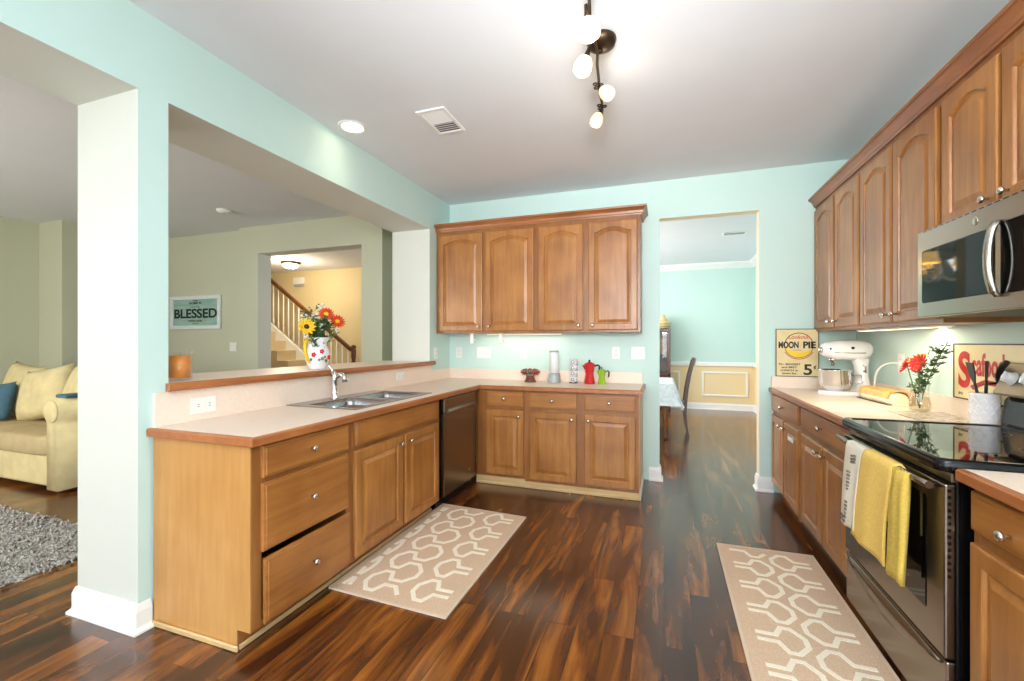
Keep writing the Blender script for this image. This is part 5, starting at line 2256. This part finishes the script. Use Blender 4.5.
# dining chair facing the table (towards -X)
t = thing('dining_chair', 'dark wood dining chair with curved back standing at the end of the table', 'chair', (.085, 6.635, 0))
b = BM()
bx(b, -.22, .20, -.21, .21, .43, .465, .015, 2)
obj('seat', b, M['darkwood'], t)
for sy in (-1, 1):
    b = BM()
    tube(b, [(-.20, sy * .18, 0), (-.195, sy * .185, .43)], [.014, .020], 8)
    obj('front_leg', b, M['darkwood'], t)
    b = BM()
    pts2 = [(.235, sy * .17, 0), (.205, sy * .18, .15), (.190, sy * .19, .33), (.195, sy * .19, .46), (.215, sy * .19, .65), (.250, sy * .19, .85), (.300, sy * .19, 1.055)]
    ls = []
    for i, p in enumerate(pts2):
        w = (.014, .016, .020, .022, .020, .018, .016)[i]
        ls.append([(p[0] - w, p[1] - .014, p[2]), (p[0] + w, p[1] - .014, p[2]), (p[0] + w, p[1] + .014, p[2]), (p[0] - w, p[1] + .014, p[2])])
    loops(b, ls)
    obj('rear_leg', b, M['darkwood'], t)
b = BM()
ls = []
for i in range(9):
    y = -.215 + .43 * i / 8
    x = .292 + .025 * (1 - ((i - 4) / 4) ** 2)
    ls.append([(x - .010, y, .985), (x + .012, y, .985), (x + .030, y, 1.085), (x + .008, y, 1.085)])
loops(b, ls)
obj('top_rail', b, M['darkwood'], t)
for k in range(3):
    b = BM()
    y = (k - 1) * .10
    ls = []
    for i in range(7):
        u = i / 6
        x = .200 + .10 * u ** 1.6 + .012 * (1 - abs(k - 1)) * math.sin(PI * u)
        z = .465 + .53 * u
        ls.append([(x - .005, y - .022, z), (x + .005, y - .022, z), (x + .005, y + .022, z), (x - .005, y + .022, z)])
    loops(b, ls)
    obj('back_slat', b, M['darkwood'], t)
# dark display cabinet at the far wall, mostly behind the door jamb
t = thing('display_cabinet', 'tall dark display cabinet against the far dining room wall', 'cabinet', (-.38, 9.21, 0))
b = BM()
for a, c, e_, g, y0 in ((-.5, .5, .02, .10, -.36), (-.5, .5, .66, .70, -.36), (-.5, .5, 1.50, 1.56, -.36), (-.5, -.46, .10, 1.50, -.36), (.44, .5, .10, 1.50, -.36), (-.5, .5, 1.05, 1.08, -.34)):
    bx(b, a, c, y0, 0, e_, g, .004)
bx(b, -.46, .44, -.02, 0, .1, 1.5)
obj('carcass', b, M['darkwood'], t)
b = BM()
for x0, x1 in ((-.455, -.01), (.01, .435)):
    bx(b, x0, x1, -.365, -.345, .11, .65, .004)
obj('lower_door', b, M['darkwood'], t)
b = BM()
bx(b, -.455, .435, -.352, -.348, .71, 1.49)
obj('glass_door', b, M['glass'], t)
t = thing('framed_photo', 'small framed picture standing inside the dark display cabinet', 'picture', (-.02, 9.0, 1.081))
b = BM()
bx(b, -.10, .10, 0, .02, 0, .30, .004)
obj('frame', b, M['midwood'], t)
b = BM()
bx(b, -.08, .08, -.002, 0, .02, .28)
obj('picture', b, pm('sepia_picture', (128, 104, 84), .6, var=.3, scale=14), t)
t = thing('striped_pot', 'straw coloured striped pot with lid on top of the dark display cabinet', 'pot', (-.03, 9.03, 1.561))
b = BM()
lathe(b, [(.10, 0), (.145, .03), (.155, .09), (.15, .14), (.11, .155), (.001, .156)], seg=28)
obj('bowl', b, M['wicker'], t)
b = BM()
for z, r in ((.05, .151), (.095, .156)):
    tube(b, [(r * math.cos(2 * PI * i / 28), r * math.sin(2 * PI * i / 28), z) for i in range(29)], .006, 6)
obj('dark_stripe', b, M['midwood'], t, label='dark brown stripes')
b = BM()
lathe(b, [(.11, .155), (.09, .20), (.06, .235), (.055, .27), (.03, .285), (.001, .287)], seg=24)
obj('lid', b, M['wicker'], t)
# candlestick post behind the jamb
b = BM()
lathe(b, [(.06, 0), (.055, .02), (.015, .05), (.012, .30), (.02, .32), (.012, .36), (.010, .50), (.001, .505)], seg=14)
tag(obj('candlestick', b, M['darkwood'], loc=(-.26, 9.06, 1.561)), 'tall dark candlestick beside the striped pot on the cabinet', 'candlestick')

# chandelier over the dining table (shows in the microwave glass)
t = thing('chandelier', 'white chandelier with lit amber shades over the dining table', 'chandelier', (-.76, 6.25, CE))
b = BM()
lathe(b, [(.06, -.0005), (.06, -.02), (.02, -.03), (.008, -.035), (.008, -.62), (.03, -.64), (.045, -.72), (.03, -.80), (.012, -.84), (.001, -.845)], seg=16)
obj('stem', b, M['frame_white'], t)
for i in range(5):
    a = 2 * PI * i / 5 + .35
    ca, sa = math.cos(a), math.sin(a)
    b = BM()
    pts2 = bez((.03, 0, -.75), (.16, 0, -.90), (.27, 0, -.74), 8)
    tube(b, [(p.x * ca, p.x * sa, p.z) for p in pts2], .008, 8)
    lathe(b, [(.012, -.745), (.055, -.725), (.050, -.715), (.014, -.715), (.014, -.64), (.001, -.639)], (.27 * ca, .27 * sa, 0), 14)
    arm = obj('arm', b, M['frame_white'], t)
    b = BM()
    lathe(b, [(.085, -.655), (.060, -.535), (.058, -.535), (.083, -.655)], (.27 * ca, .27 * sa, 0), 20)
    obj('shade', b, M['lampshade'], arm, label='lit amber shade')
